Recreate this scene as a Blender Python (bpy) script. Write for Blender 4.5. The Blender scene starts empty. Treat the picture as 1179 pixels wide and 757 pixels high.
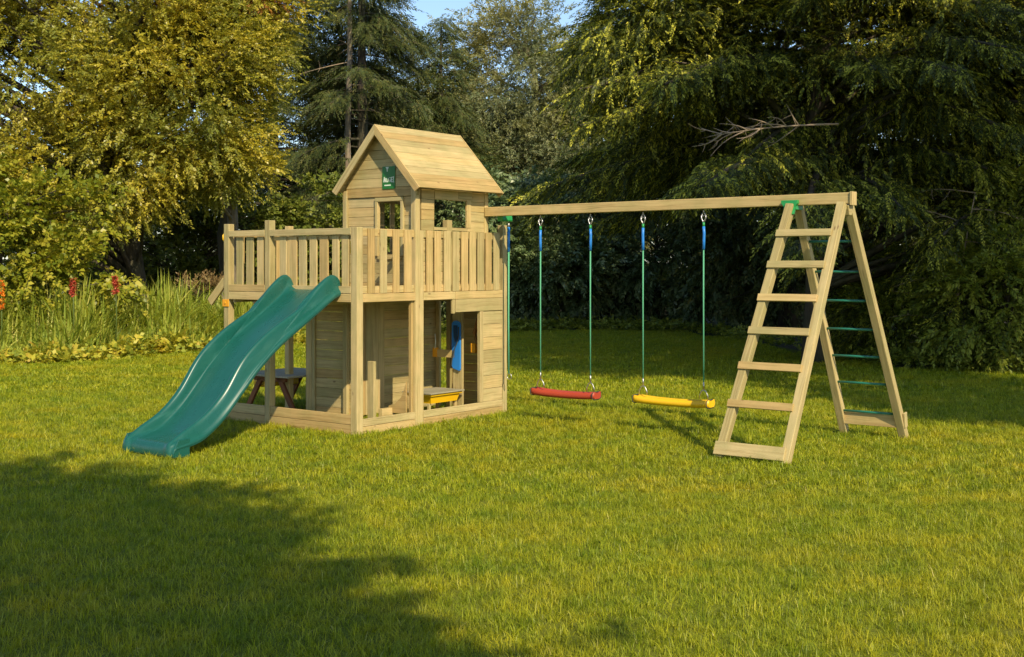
import bpy, bmesh, math, random
import numpy as np
from mathutils import Vector, Matrix
random.seed(7); RNG = np.random.default_rng(11)
S = bpy.context.scene; COL = S.collection
R = math.radians

# ------------------------------------------------------------------ camera
F = 1397.0/1179.0; HOR = 305.5; H = 1.89
cam = bpy.data.cameras.new('camera'); camo = bpy.data.objects.new('camera', cam); COL.objects.link(camo)
cam.sensor_width = 36; cam.lens = 36*F; cam.shift_y = -(378.5-HOR)/1179.0
cam.clip_start = .1; cam.clip_end = 3000
camo.location = (0, 0, H); camo.rotation_euler = (R(90), 0, 0); S.camera = camo

# ------------------------------------------------------------------ light
SUN_EL = 38.5; SDX, SDY = -.378, .926            # horizontal direction the light travels
w = bpy.data.worlds.new('World'); S.world = w; w.use_nodes = True
nt = w.node_tree; nt.nodes.clear()
sky = nt.nodes.new('ShaderNodeTexSky'); sky.sky_type = 'NISHITA'; sky.sun_disc = False
sky.sun_elevation = R(SUN_EL); sky.sun_rotation = math.atan2(-SDX, -SDY)
sky.air_density = 1.0; sky.dust_density = .6; sky.ozone_density = 2.5
bg = nt.nodes.new('ShaderNodeBackground'); bg.inputs[1].default_value = .15
ow = nt.nodes.new('ShaderNodeOutputWorld')
nt.links.new(sky.outputs[0], bg.inputs[0]); nt.links.new(bg.outputs[0], ow.inputs[0])
sl = bpy.data.lights.new('sun', 'SUN'); so = bpy.data.objects.new('sun', sl); COL.objects.link(so)
sl.energy = 4.8; sl.angle = R(.6); sl.color = (1, .84, .58)
d = Vector((SDX, SDY, -math.tan(R(SUN_EL))*math.hypot(SDX, SDY))).normalized()
so.rotation_euler = d.to_track_quat('-Z', 'Y').to_euler(); so.location = (20, -40, 40)
S.view_settings.view_transform = 'Standard'; S.view_settings.look = 'None'
S.view_settings.exposure = 0.33; S.view_settings.gamma = 1
S.render.engine = 'CYCLES'
S.cycles.max_bounces = 6; S.cycles.diffuse_bounces = 3; S.cycles.transmission_bounces = 3; S.cycles.transparent_max_bounces = 4
S.cycles.use_denoising = True

# ------------------------------------------------------------------ materials
def mat(name):
    m = bpy.data.materials.new(name); m.use_nodes = True
    t = m.node_tree; b = t.nodes['Principled BSDF']
    return m, t, b
def N(t, typ, **k):
    n = t.nodes.new(typ)
    for a, v in k.items(): setattr(n, a, v)
    return n
def ramp(t, fac, stops):
    r = N(t, 'ShaderNodeValToRGB'); e = r.color_ramp.elements
    while len(e) > 1: e.remove(e[-1])
    e[0].position = stops[0][0]; e[0].color = (*stops[0][1], 1)
    for p, c in stops[1:]:
        x = e.new(p); x.color = (*c, 1)
    t.links.new(fac, r.inputs[0]); return r
def noise(t, vec, scale, detail=4, rough=.55):
    n = N(t, 'ShaderNodeTexNoise'); n.inputs['Scale'].default_value = scale
    n.inputs['Detail'].default_value = detail; n.inputs['Roughness'].default_value = rough
    if vec is not None: t.links.new(vec, n.inputs['Vector'])
    return n
def math_(t, op, a, b=None, clamp=False):
    n = N(t, 'ShaderNodeMath', operation=op); n.use_clamp = clamp
    for i, x in enumerate((a, b)):
        if x is None: continue
        if isinstance(x, (int, float)): n.inputs[i].default_value = x
        else: t.links.new(x, n.inputs[i])
    return n.outputs[0]
def mix(t, fac, a, b, mode='MIX'):
    n = N(t, 'ShaderNodeMix', data_type='RGBA', blend_type=mode)
    for i, x in ((0, fac), (6, a), (7, b)):
        if isinstance(x, (int, float)): n.inputs[i].default_value = x
        elif isinstance(x, tuple): n.inputs[i].default_value = (*x, 1)
        else: t.links.new(x, n.inputs[i])
    return n.outputs[2]

def wood_mat(name, light=(.59, .475, .235), dark=(.41, .30, .13), tint=1.0):
    m, t, b = mat(name)
    uv = N(t, 'ShaderNodeUVMap'); uv.uv_map = 'UVMap'
    at = N(t, 'ShaderNodeAttribute'); at.attribute_name = 'rnd'
    sep = N(t, 'ShaderNodeSeparateXYZ'); t.links.new(uv.outputs[0], sep.inputs[0])
    wob = noise(t, uv.outputs[0], 2.2, 2)
    vv = math_(t, 'ADD', sep.outputs[1], math_(t, 'MULTIPLY', math_(t, 'SUBTRACT', wob.outputs[0], .5), .05))
    comb = N(t, 'ShaderNodeCombineXYZ')
    t.links.new(math_(t, 'MULTIPLY', sep.outputs[0], 1.3), comb.inputs[0])
    t.links.new(math_(t, 'MULTIPLY', vv, 42.0), comb.inputs[1])
    t.links.new(math_(t, 'MULTIPLY', at.outputs['Fac'], 91.0), comb.inputs[2])
    g = noise(t, comb.outputs[0], 1.0, 5, .6)
    comb2 = N(t, 'ShaderNodeCombineXYZ')
    t.links.new(math_(t, 'MULTIPLY', sep.outputs[0], 6.0), comb2.inputs[0])
    t.links.new(math_(t, 'MULTIPLY', vv, 260.0), comb2.inputs[1])
    t.links.new(math_(t, 'MULTIPLY', at.outputs['Fac'], 37.0), comb2.inputs[2])
    g2 = noise(t, comb2.outputs[0], 1.0, 3, .6)
    blot = noise(t, uv.outputs[0], 3.5, 4)
    gr = ramp(t, g.outputs[0], [(.3, dark), (.52, light), (.75, tuple(min(1, c*1.13) for c in light))])
    c = mix(t, math_(t, 'MULTIPLY', g2.outputs[0], .45), gr.outputs[0], tuple(c*.66 for c in dark), 'MIX')
    bl = ramp(t, blot.outputs[0], [(.35, (.80, .84, .74)), (.62, (1.05, 1.0, .96))])
    c = mix(t, .8, c, bl.outputs[0], 'MULTIPLY')
    br = ramp(t, at.outputs['Fac'], [(0, (.74, .77, .72)), (.3, (.95, .98, 1)), (.6, (1.06, 1.03, .98)), (.85, (.98, .90, .80)), (1, (.82, .74, .62))])
    c = mix(t, 1.0, c, br.outputs[0], 'MULTIPLY')
    # fine drying cracks along the grain
    cc = N(t, 'ShaderNodeCombineXYZ')
    t.links.new(math_(t, 'MULTIPLY', sep.outputs[0], 2.2), cc.inputs[0]); t.links.new(math_(t, 'MULTIPLY', vv, 75.0), cc.inputs[1]); t.links.new(math_(t, 'MULTIPLY', at.outputs['Fac'], 53.0), cc.inputs[2])
    ck = noise(t, cc.outputs[0], 1.0, 2, .5); ckr = ramp(t, ck.outputs[0], [(.27, (1, 1, 1)), (.32, (0, 0, 0))])
    c = mix(t, math_(t, 'MULTIPLY', ckr.outputs[0], .6), c, tuple(x*.35 for x in dark))
    # knots
    mp = N(t, 'ShaderNodeCombineXYZ')
    t.links.new(math_(t, 'MULTIPLY', sep.outputs[0], 2.4), mp.inputs[0]); t.links.new(math_(t, 'MULTIPLY', vv, 6.0), mp.inputs[1])
    t.links.new(math_(t, 'MULTIPLY', at.outputs['Fac'], 13.0), mp.inputs[2])
    vo = N(t, 'ShaderNodeTexVoronoi'); vo.inputs['Scale'].default_value = 1.0; t.links.new(mp.outputs[0], vo.inputs['Vector'])
    k = ramp(t, vo.outputs['Distance'], [(.03, (1, 1, 1)), (.085, (0, 0, 0))])
    c = mix(t, math_(t, 'MULTIPLY', k.outputs[0], .75), c, (.13, .07, .03))
    t.links.new(c, b.inputs['Base Color']); b.inputs['Roughness'].default_value = .62
    b.inputs['Specular IOR Level'].default_value = .3
    bp = N(t, 'ShaderNodeBump'); bp.inputs['Strength'].default_value = .28; bp.inputs['Distance'].default_value = .004
    t.links.new(math_(t, 'ADD', g2.outputs[0], g.outputs[0]), bp.inputs['Height']); t.links.new(bp.outputs[0], b.inputs['Normal'])
    return m
WOOD = wood_mat('pressure_treated_pine')
WOOD_GREY = wood_mat('weathered_board', (.44, .40, .30), (.32, .28, .2))
WOOD_RED = wood_mat('red_brown_stained_wood', (.24, .09, .035), (.15, .05, .022))

def plastic(name, col, rough=.35, var=.12, spec=.5, sub=0):
    m, t, b = mat(name)
    tc = N(t, 'ShaderNodeTexCoord'); n = noise(t, tc.outputs['Object'], 3.0, 5, .6)
    c = mix(t, n.outputs[0], tuple(x*(1-var) for x in col), tuple(min(1, x*(1+var)) for x in col))
    n2 = noise(t, tc.outputs['Object'], 60, 3)
    t.links.new(c, b.inputs['Base Color'])
    r = ramp(t, n.outputs[0], [(.3, (rough*.8,)*3), (.7, (rough*1.3,)*3)]); t.links.new(r.outputs[0], b.inputs['Roughness'])
    b.inputs['Specular IOR Level'].default_value = spec
    bp = N(t, 'ShaderNodeBump'); bp.inputs['Strength'].default_value = .05; bp.inputs['Distance'].default_value = .002
    t.links.new(n2.outputs[0], bp.inputs['Height']); t.links.new(bp.outputs[0], b.inputs['Normal'])
    return m
P_SLIDE = plastic('green_slide_plastic', (.008, .086, .068), .28, .1)
t = P_SLIDE.node_tree; b = t.nodes['Principled BSDF']; old = b.inputs['Base Color'].links[0].from_socket
tc = N(t, 'ShaderNodeTexCoord'); mp = N(t, 'ShaderNodeMapping'); mp.inputs['Scale'].default_value = (3, 60, 3); t.links.new(tc.outputs['Object'], mp.inputs[0])
wn = noise(t, mp.outputs[0], 1.0, 5, .65); wn2 = noise(t, tc.outputs['Object'], 2.2, 4)
wf = math_(t, 'MULTIPLY', ramp(t, wn.outputs[0], [(.52, (0, 0, 0)), (.72, (.5, .5, .5))]).outputs[0], wn2.outputs[0])
t.links.new(mix(t, wf, old, (.06, .20, .16)), b.inputs['Base Color'])
P_RED = plastic('red_plastic', (.40, .05, .02), .5)
P_YEL = plastic('yellow_plastic', (.80, .47, .008), .4, .05)
P_BLUE = plastic('blue_plastic', (.02, .2, .62), .4)
P_DARKBLUE = plastic('shaded_blue_plastic', (.006, .045, .12), .5)
P_GREEN = plastic('bright_green_plastic', (.02, .27, .065), .4)
P_ROPE = plastic('green_rope', (.09, .36, .2), .8)
P_TEAL = plastic('green_powder_coat', (.02, .17, .11), .4)
P_ORANGE = plastic('orange_plastic', (.75, .33, .01), .45)
P_SIGN = plastic('green_sign_enamel', (.012, .15, .018), .4)
P_WHITE = plastic('white_paint', (.72, .78, .66), .5)
P_STRAP = plastic('dark_strap', (.035, .045, .04), .8)
m, t, b = mat('galvanised_steel'); b.inputs['Metallic'].default_value = .9; b.inputs['Roughness'].default_value = .35
tc = N(t, 'ShaderNodeTexCoord'); n = noise(t, tc.outputs['Object'], 40, 2)
t.links.new(ramp(t, n.outputs[0], [(.3, (.35, .35, .34)), (.7, (.6, .6, .58))]).outputs[0], b.inputs['Base Color']); STEEL = m

def leaf_mat(name, cols, trans=.35, rough=.5, spec=.35, patch=None, patch_scale=.35):
    """cols: ramp of leaf colours over the per-leaf random number"""
    m, t, b = mat(name)
    at = N(t, 'ShaderNodeAttribute'); at.attribute_name = 'rnd'
    k = len(cols)
    r = ramp(t, at.outputs['Fac'], [(i/(k-1), c) for i, c in enumerate(cols)])
    c = r.outputs[0]
    if patch:
        ge = N(t, 'ShaderNodeNewGeometry'); n = noise(t, ge.outputs['Position'], patch_scale, 3)
        f = ramp(t, n.outputs[0], [(.42, (0, 0, 0)), (.62, (1, 1, 1))])
        c = mix(t, f.outputs[0], c, mix(t, .75, c, patch))
    t.links.new(c, b.inputs['Base Color']); b.inputs['Roughness'].default_value = rough
    b.inputs['Specular IOR Level'].default_value = spec
    tr = N(t, 'ShaderNodeBsdfTranslucent'); t.links.new(mix(t, 1.0, c, (1.25, 1.15, .55), 'MULTIPLY'), tr.inputs[0])
    ms = N(t, 'ShaderNodeMixShader'); ms.inputs[0].default_value = trans
    t.links.new(b.outputs[0], ms.inputs[1]); t.links.new(tr.outputs[0], ms.inputs[2])
    t.links.new(ms.outputs[0], t.nodes['Material Output'].inputs[0])
    return m
def bark_mat(name, c1, c2):
    m, t, b = mat(name)
    tc = N(t, 'ShaderNodeTexCoord'); mp = N(t, 'ShaderNodeMapping'); mp.inputs['Scale'].default_value = (9, 9, 1.6)
    t.links.new(tc.outputs['Object'], mp.inputs[0]); n = noise(t, mp.outputs[0], 1.0, 6, .65)
    n2 = noise(t, tc.outputs['Object'], 1.3, 3)
    c = mix(t, ramp(t, n2.outputs[0], [(.4, (0, 0, 0)), (.65, (.5, .5, .5))]).outputs[0], ramp(t, n.outputs[0], [(.35, c1), (.68, c2)]).outputs[0], (.06, .075, .03))
    t.links.new(c, b.inputs['Base Color']); b.inputs['Roughness'].default_value = .9
    bp = N(t, 'ShaderNodeBump'); bp.inputs['Strength'].default_value = .9; bp.inputs['Distance'].default_value = .03
    t.links.new(n.outputs[0], bp.inputs['Height']); t.links.new(bp.outputs[0], b.inputs['Normal'])
    return m
BARK = bark_mat('dark_bark', (.03, .022, .015), (.11, .085, .055))
BARK_PALE = bark_mat('pale_bark', (.16, .12, .085), (.38, .31, .23))
BARK_DEAD = bark_mat('dead_branch_bark', (.26, .19, .12), (.46, .35, .24))

# ------------------------------------------------------------------ object helpers
def tag(o, label=None, cat=None, group=None, kind=None):
    if label: o['label'] = label
    if cat: o['category'] = cat
    if group: o['group'] = group
    if kind: o['kind'] = kind
    return o
def empty(name, loc=(0, 0, 0), rz=0):
    o = bpy.data.objects.new(name, None); COL.objects.link(o); o.location = loc; o.rotation_euler = (0, 0, rz)
    o.empty_display_size = .2
    return o
def link(name, me, m, parent=None):
    o = bpy.data.objects.new(name, me); COL.objects.link(o)
    for x in (m if isinstance(m, (list, tuple)) else [m]): me.materials.append(x)
    if parent: o.parent = parent
    return o

class MB:
    """collects boards, tubes and sheets into one mesh with grain-aligned UVs and a random value per piece"""
    def __init__(s): s.v = []; s.f = []; s.uv = []; s.r = []; s.sm = []
    def board(s, p0, p1, wdir, wd, th):
        p0 = Vector(p0); p1 = Vector(p1); L = (p1-p0).length; ax = (p1-p0).normalized()
        wv = Vector(wdir); wv = (wv-ax*wv.dot(ax)).normalized(); tv = ax.cross(wv)
        n = len(s.v); r = random.random(); ou, ov = random.random()*9, random.random()*9
        cs = [(e, a, c) for e in (0, 1) for a in (-1, 1) for c in (-1, 1)]
        for e, a, c in cs: s.v.append((p0 if e == 0 else p1)+wv*(a*wd/2)+tv*(c*th/2))
        quads = [((0, 4, 5, 1), 't'), ((2, 3, 7, 6), 't'), ((0, 2, 6, 4), 'w'), ((1, 5, 7, 3), 'w'), ((0, 1, 3, 2), 'e'), ((4, 6, 7, 5), 'e')]
        for q, k in quads:
            s.f.append([n+i for i in q]); s.sm.append(False); s.r.append(r); u = []
            for i in q:
                e, a, c = cs[i]
                if k == 'w': u.append((ou+e*L, ov+a*wd/2))
                elif k == 't': u.append((ou+e*L, ov+.3+c*th/2))
                else: u.append((ou+a*wd/2*.2, ov+.6+c*th/2))
            s.uv.append(u)
        return s
    def box(s, x0, x1, y0, y1, z0, z1):
        dx, dy, dz = x1-x0, y1-y0, z1-z0; c = ((x0+x1)/2, (y0+y1)/2, (z0+z1)/2)
        if dz >= dx and dz >= dy: s.board((c[0], c[1], z0), (c[0], c[1], z1), (1, 0, 0), dx, dy)
        elif dx >= dy: s.board((x0, c[1], c[2]), (x1, c[1], c[2]), (0, 0, 1), dz, dy)
        else: s.board((c[0], y0, c[2]), (c[0], y1, c[2]), (0, 0, 1), dz, dx)
        return s
    def poly_prism(s, pts, off):
        """pts: 3-D outline; extruded by vector off"""
        n = len(s.v); k = len(pts); off = Vector(off); r = random.random()
        for p in pts: s.v.append(Vector(p))
        for p in pts: s.v.append(Vector(p)+off)
        fs = [list(range(n, n+k)), list(range(n+2*k-1, n+k-1, -1))]+[[n+i, n+k+i, n+k+(i+1) % k, n+(i+1) % k] for i in range(k)]
        o = Vector(pts[0])
        e1 = (Vector(pts[1])-o).normalized(); nn = off.normalized(); e2 = nn.cross(e1)
        for f in fs:
            s.f.append(f); s.r.append(r); s.sm.append(False)
            s.uv.append([((s.v[i]-o).dot(e1)+r*7, (s.v[i]-o).dot(e2)+(s.v[i]-o).dot(nn)) for i in f])
        return s
    def tube(s, pts, rad, seg=8, closed=False, caps=True):
        pts = [Vector(p) for p in pts]; m = len(pts); n = len(s.v); r = random.random()
        rad = rad if isinstance(rad, (list, tuple)) else [rad]*m
        up = None
        for i, p in enumerate(pts):
            if closed: tg = (pts[(i+1) % m]-pts[i-1]).normalized()
            else: tg = (pts[min(i+1, m-1)]-pts[max(i-1, 0)]).normalized()
            if up is None: up = Vector((0, 0, 1)) if abs(tg.z) < .9 else Vector((1, 0, 0))
            sd = tg.cross(up).normalized(); up = sd.cross(tg).normalized()
            for j in range(seg):
                a = 2*math.pi*j/seg; s.v.append(p+sd*math.cos(a)*rad[i]+up*math.sin(a)*rad[i])
        for i in range(m if closed else m-1):
            i2 = (i+1) % m
            for j in range(seg):
                j2 = (j+1) % seg
                s.f.append([n+i*seg+j, n+i*seg+j2, n+i2*seg+j2, n+i2*seg+j]); s.sm.append(True); s.r.append(r)
                s.uv.append([(i*.1, j*.02), (i*.1, j*.02+.02), (i*.1+.1, j*.02+.02), (i*.1+.1, j*.02)])
        if caps and not closed:
            for base, rev in ((n, True), (n+(m-1)*seg, False)):
                f = [base+j for j in range(seg)]
                s.f.append(f[::-1] if rev else f); s.sm.append(False); s.r.append(r); s.uv.append([(0, 0)]*seg)
        return s
    def grid(s, rows, smooth=True, flip=False):
        n = len(s.v); m = len(rows[0]); r = random.random()
        for row in rows:
            for p in row: s.v.append(Vector(p))
        for i in range(len(rows)-1):
            for j in range(m-1):
                q = [n+i*m+j, n+i*m+j+1, n+(i+1)*m+j+1, n+(i+1)*m+j]
                s.f.append(q[::-1] if flip else q); s.sm.append(smooth); s.r.append(r); s.uv.append([(0, 0), (1, 0), (1, 1), (0, 1)])
        return s
    def mesh(s, name):
        me = bpy.data.meshes.new(name); me.from_pydata([tuple(v) for v in s.v], [], s.f)
        uv = me.uv_layers.new(name='UVMap'); i = 0
        flat = [c for f in s.uv for p in f for c in p]; uv.data.foreach_set('uv', flat)
        a = me.attributes.new('rnd', 'FLOAT', 'FACE'); a.data.foreach_set('value', s.r)
        me.polygons.foreach_set('use_smooth', s.sm); me.update(); return me
    def build(s, name, m, parent=None, bevel=0, loc=None):
        me = s.mesh(name)
        bm = bmesh.new(); bm.from_mesh(me); bmesh.ops.recalc_face_normals(bm, faces=bm.faces); bm.to_mesh(me); bm.free()
        o = link(name, me, m, parent)
        if bevel:
            b = o.modifiers.new('bevel', 'BEVEL'); b.width = bevel; b.segments = 2; b.limit_method = 'ANGLE'; b.angle_limit = R(40)
        return o

def planks_h(mb, axis, a0, a1, z0, z1, fixed, th=.018, step=.118, gap=.004, cut=None, side=0):
    """horizontal planks filling a rectangle on plane x=fixed (axis 'y') or y=fixed (axis 'x'); cut = list of (b0,b1,zc0,zc1) openings"""
    n = max(1, round((z1-z0)/step)); st = (z1-z0)/n
    for i in range(n):
        b0 = z0+i*st; b1 = b0+st-gap; zc = (b0+b1)/2
        segs = [(a0, a1)]
        for c in (cut or []):
            if c[2] < zc < c[3]:
                ns = []
                for q in segs:
                    if c[0] > q[0]: ns.append((q[0], min(q[1], c[0])))
                    if c[1] < q[1]: ns.append((max(q[0], c[1]), q[1]))
                segs = ns
        for q0, q1 in segs:
            if q1-q0 < .01: continue
            jit = random.uniform(-.0012, .0012)
            if axis == 'x': mb.board((q0, fixed+jit, zc), (q1, fixed+jit, zc), (0, 0, 1), b1-b0, th)
            else: mb.board((fixed+jit, q0, zc), (fixed+jit, q1, zc), (0, 0, 1), b1-b0, th)

# ------------------------------------------------------------------ play tower (local x = away to the right, local y = to the left)
C0 = (-1.717, 13.437, 0); ROT = R(52.5)
def place(name): return empty(name, C0, ROT)
tower = place('wooden_play_tower')
tag(tower, 'two storey pine play tower with railed deck, gabled hut on top and open room below', 'play tower')
BV = .004
def post(x0, x1, y0, y1, z0, z1): return MB().box(x0, x1, y0, y1, z0, z1).build('post', WOOD, tower, .006)
post(0, .098, 0, .098, 0, 2.315)                 # near corner
post(0, .09, 1.44, 1.53, -.0, 2.42)             # front middle
post(0, .09, 2.185, 2.275, 0, 2.39)             # left end
post(.965, 1.045, -.004, .076, 0, 2.87); post(1.047, 1.112, .002, .072, 0, 2.30)
post(2.625, 2.712, -.004, .086, 0, 2.40)
post(2.3, 2.37, .03, .10, 1.52, 2.84)            # hut rear right
post(1.565, 1.655, .02, .10, 1.5, 2.435)
post(.98, 1.05, 1.15, 1.22, 0, 2.8)               # hut front left
post(2.62, 2.70, 1.15, 1.23, 0, 2.3)
post(.98, 1.06, 2.19, 2.27, 0, 2.39)
post(2.3, 2.37, 1.14, 1.21, 1.52, 2.84)
# fascia beams round the deck
mb = MB()
mb.box(-.0, .03, .1, 1.438, 1.475, 1.568).box(-.0, .03, 1.532, 2.183, 1.475, 1.568)
mb.build('fascia_board', WOOD, tower, BV)
mb = MB(); mb.box(.1, .963, .0, .03, 1.475, 1.568); mb.box(1.114, 1.69, .0, .03, 1.475, 1.568); mb.box(1.694, 2.623, .0, .03, 1.475, 1.568)
mb.build('fascia_board', WOOD, tower, BV)
mb = MB(); mb.box(2.67, 2.70, .1, 1.14, 1.45, 1.568); mb.build('fascia_board', WOOD, tower, BV)
# deck
mb = MB(); x = .035
while x < 2.66:
    y1 = 2.27 if x < 1.0 else 1.14
    mb.box(x, x+.09, .034, y1, 1.535, 1.56); x += .095
mb.build('deck', WOOD, tower)
mb = MB()
for y in (.5, 1.0): mb.box(.03, 2.66, y, y+.04, 1.44, 1.533)
for y in (1.6, 2.1): mb.box(.03, 1.0, y, y+.04, 1.44, 1.533)
mb.build('joists', WOOD, tower)
# base boards
mb = MB(); mb.box(.005, .035, .1, 1.438, .112, .222); mb.box(.005, .035, .1, 1.438, 0, .108); mb.build('base_board', WOOD, tower, BV)
mb = MB(); mb.box(.005, .035, 1.532, 2.183, .112, .222); mb.box(.005, .035, 1.532, 2.183, 0, .108); mb.build('base_board', WOOD, tower, BV)
mb = MB(); mb.box(.1, .963, 0, .03, .09, .172); mb.box(.1, .963, 0, .03, 0, .086); mb.build('base_board', WOOD, tower, BV)
mb = MB(); mb.box(1.114, 2.623, 0, .03, .09, .172); mb.box(1.114, 2.623, 0, .03, 0, .086); mb.build('base_board', WOOD, tower, BV)
# railings: right side (balusters outside the rails)
def rail(x0, x1, y0, y1, z0, z1, name='handrail'): return MB().box(x0, x1, y0, y1, z0, z1).build(name, WOOD, tower, BV)
rail(.1, .963, .02, .045, 2.215, 2.303); rail(.1, .963, .02, .045, 1.575, 1.655, 'lower_rail')
rail(1.114, 2.60, .02, .045, 2.215, 2.30); rail(1.114, 2.60, .02, .045, 1.575, 1.655, 'lower_rail')
def uT(u, y=0):
    k = (u-589.5)/1397; c, s_ = math.cos(ROT), math.sin(ROT); x0 = C0[0]-s_*y; y0 = C0[1]+c*y
    return (k*y0-x0)/(c-k*s_)
def uS(u):
    k = (u-589.5)/1397; c, s_ = math.cos(ROT), math.sin(ROT)
    return (k*C0[1]-C0[0])/(-s_-k*c)
for ua, ub in ((424, 431.6), (438, 445.6), (453, 460), (466, 474), (491.5, 498), (500.5, 507.8), (511.6, 519), (521.5, 528.4), (531.6, 538.8), (541, 548), (550, 557.5), (559.5, 566), (568.5, 575)):
    xa, xb = uT(ua), uT(ub); MB().box(xa, xb, -.003, .017, 1.572, 2.300+random.uniform(-.004, .002)).build('baluster', WOOD, tower, .003)
# front railing (rail outside)
rail(-.002, .026, .1, 1.438, 2.232, 2.306); rail(-.002, .026, 1.532, 2.183, 2.235, 2.306)
rail(.0, .028, .1, 1.438, 1.574, 1.655, 'lower_rail'); rail(.0, .028, 1.532, 2.183, 1.574, 1.655, 'lower_rail')
rail(.052, .07, .1, 1.438, 2.18, 2.226, 'inner_rail')
for ua, ub in ((269.5, 277), (281, 289), (293.5, 301), (319.5, 327), (330.5, 339), (341.6, 350), (354, 362), (365.5, 375), (380, 387.5), (391, 399)):
    ya, yb = uS(ub), uS(ua); MB().box(.031, .05, ya, yb, 1.578, 2.23).build('baluster', WOOD, tower, .003)
# far-left railing beside the side entrance, seen edge on
rail(.1, .97, 2.245, 2.27, 2.235, 2.306)
for i in range(2): MB().box(.1+.1+i*.6, .1+.18+i*.6, 2.22, 2.24, 1.57, 2.3).build('baluster', WOOD, tower, .003)
# yellow grab handles
for (x, y, z0, z1) in ((.095, .14, 1.98, 2.2), (.06, 2.30, 2.16, 2.30)):
    mb = MB(); mb.tube([(x, y, z0), (x-.02, y+.0, z0+.02), (x-.045, y, z0+.05), (x-.045, y, z1-.05), (x-.02, y, z1-.02), (x, y, z1)], .014, 8)
    mb.build('grab_handle', P_YEL, tower)
# yellow bracket on left post and stringer end of the side ladder
mb = MB(); mb.box(-.012, .0, 2.175, 2.285, 1.385, 1.472); mb.box(-.012, .1, 2.276, 2.288, 1.385, 1.472); mb.tube([(-.02, 2.23, 1.43), (-.008, 2.23, 1.43)], .014, 8)
mb.build('bracket', P_ORANGE, tower, .003)
mb = MB(); mb.board((.03, 2.28, 1.70), (.03, 2.57, 1.43), (0, .7, .7), .105, .03); mb.build('ladder_stringer', WOOD, tower, BV)
mb = MB(); mb.board((.72, 2.245, 1.72), (.72, 2.56, 1.40), (0, .7, .7), .09, .028); mb.box(.135, .705, 2.33, 2.35, 1.56, 1.62); mb.build('ladder_stringer', WOOD, tower, BV)

# lower walls
mb = MB(); planks_h(mb, 'y', .93, 1.80, .0, 1.43, 1.035); o = mb.build('panel_wall', WOOD, tower, .002)
MB().box(1.0, 1.06, 1.80, 1.90, 0, 1.47).build('stile', WOOD, tower, BV)
MB().box(1.002, 1.022, 1.74, 1.798, 0, 1.44).build('stile', WOOD, tower, BV)
mb = MB(); planks_h(mb, 'x', 1.62, 2.61, .02, 1.43, 1.13); mb.build('panel_wall', WOOD, tower, .002)
mb = MB()
for i in range(5): mb.box(1.06+i*.112, 1.06+i*.112+.108, 1.118, 1.14, .02, 1.43)
mb.build('vertical_board_wall', WOOD, tower, .002)
mb = MB(); planks_h(mb, 'y', .035, .90, .02, 1.43, 2.65); mb.build('panel_wall', WOOD, tower, .002)
MB().box(2.60, 2.638, .86, .93, 0, 1.44).build('stile', WOOD, tower, BV)
MB().box(2.60, 2.638, 1.05, 1.115, 0, 1.44).build('stile', WOOD, tower, BV)
# right-hand doorway
mb = MB(); mb.box(1.64, 1.69, .004, .034, 1.30, 1.472); mb.box(1.70, 2.623, .0, .03, 1.315, 1.472); mb.build('door_header', WOOD, tower, BV)
MB().box(2.17, 2.235, .001, .05, .175, 1.312).build('door_jamb', WOOD, tower, BV)
mb = MB(); planks_h(mb, 'x', 2.24, 2.622, .175, 1.31, .016, step=.16); mb.build('panel_wall', WOOD, tower, .002)
MB().box(1.114, 1.15, .05, .12, 0, 1.47).build('door_jamb', WOOD, tower, BV)
MB().box(.925, .96, .032, .075, .1, 1.47).build('door_jamb', WOOD, tower, BV)
# stub post, sill block, curved bracket seen in the first opening
mb = MB(); mb.board((.70, .45, 0), (.70, .45, .76), (1, 0, 0), .045, .10); mb.build('short_upright', WOOD, tower, BV)
MB().box(.76, .98, .34, .40, .0, .20).build('sill_block', WOOD, tower, BV)
pts = [(.93, .12, .14), (.93, .40, .14), (.93, .40, .22), (.93, .30, .25), (.93, .20, .33), (.93, .145, .44), (.93, .12, .52)]
MB().poly_prism(pts, (.03, 0, 0)).build('corner_bracket', WOOD, tower, .002)

# ---- hut
ZW = 2.83
# front wall with window
mb = MB(); planks_h(mb, 'y', .078, 1.148, 1.565, 2.705, 1.02, cut=[(.24, .655, 2.0, 2.66)])
fw = mb.build('hut_front_wall', WOOD, tower, .002)
mb = MB(); mb.box(.985, 1.035, .22, .262, 2.0, 2.65); mb.box(.985, 1.035, .635, .678, 2.0, 2.65); mb.box(.983, 1.035, .22, .678, 2.652, 2.70); mb.box(.985, 1.035, .262, .635, 1.96, 2.0)
mb.build('window_frame', WOOD, fw, .003)
# gable triangle of planks; roof: apex (y .56, z 3.57), eaves (y -.14 / 1.28, z 2.80)
YA, ZA, YE, ZE = .57, 3.575, .715, 2.80
sl_ = (ZA-ZE)/YE
def gable(mb, xpl, zb=2.71):
    n = 7; st = (3.50-zb)/n
    for i in range(n):
        z0 = zb+i*st; z1 = z0+st-.004
        hw = lambda z: max(.0, (ZA-.045-z)/sl_)
        h0, h1 = min(hw(z0), .60), min(hw(z1), .60)
        mb.poly_prism([(xpl, YA-h0, z0), (xpl, YA+h0, z0), (xpl, YA+h1, z1), (xpl, YA-h1, z1)], (.02, 0, 0))
mb = MB(); gable(mb, .995); mb.build('gable_panel', WOOD, fw, .002)
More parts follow.
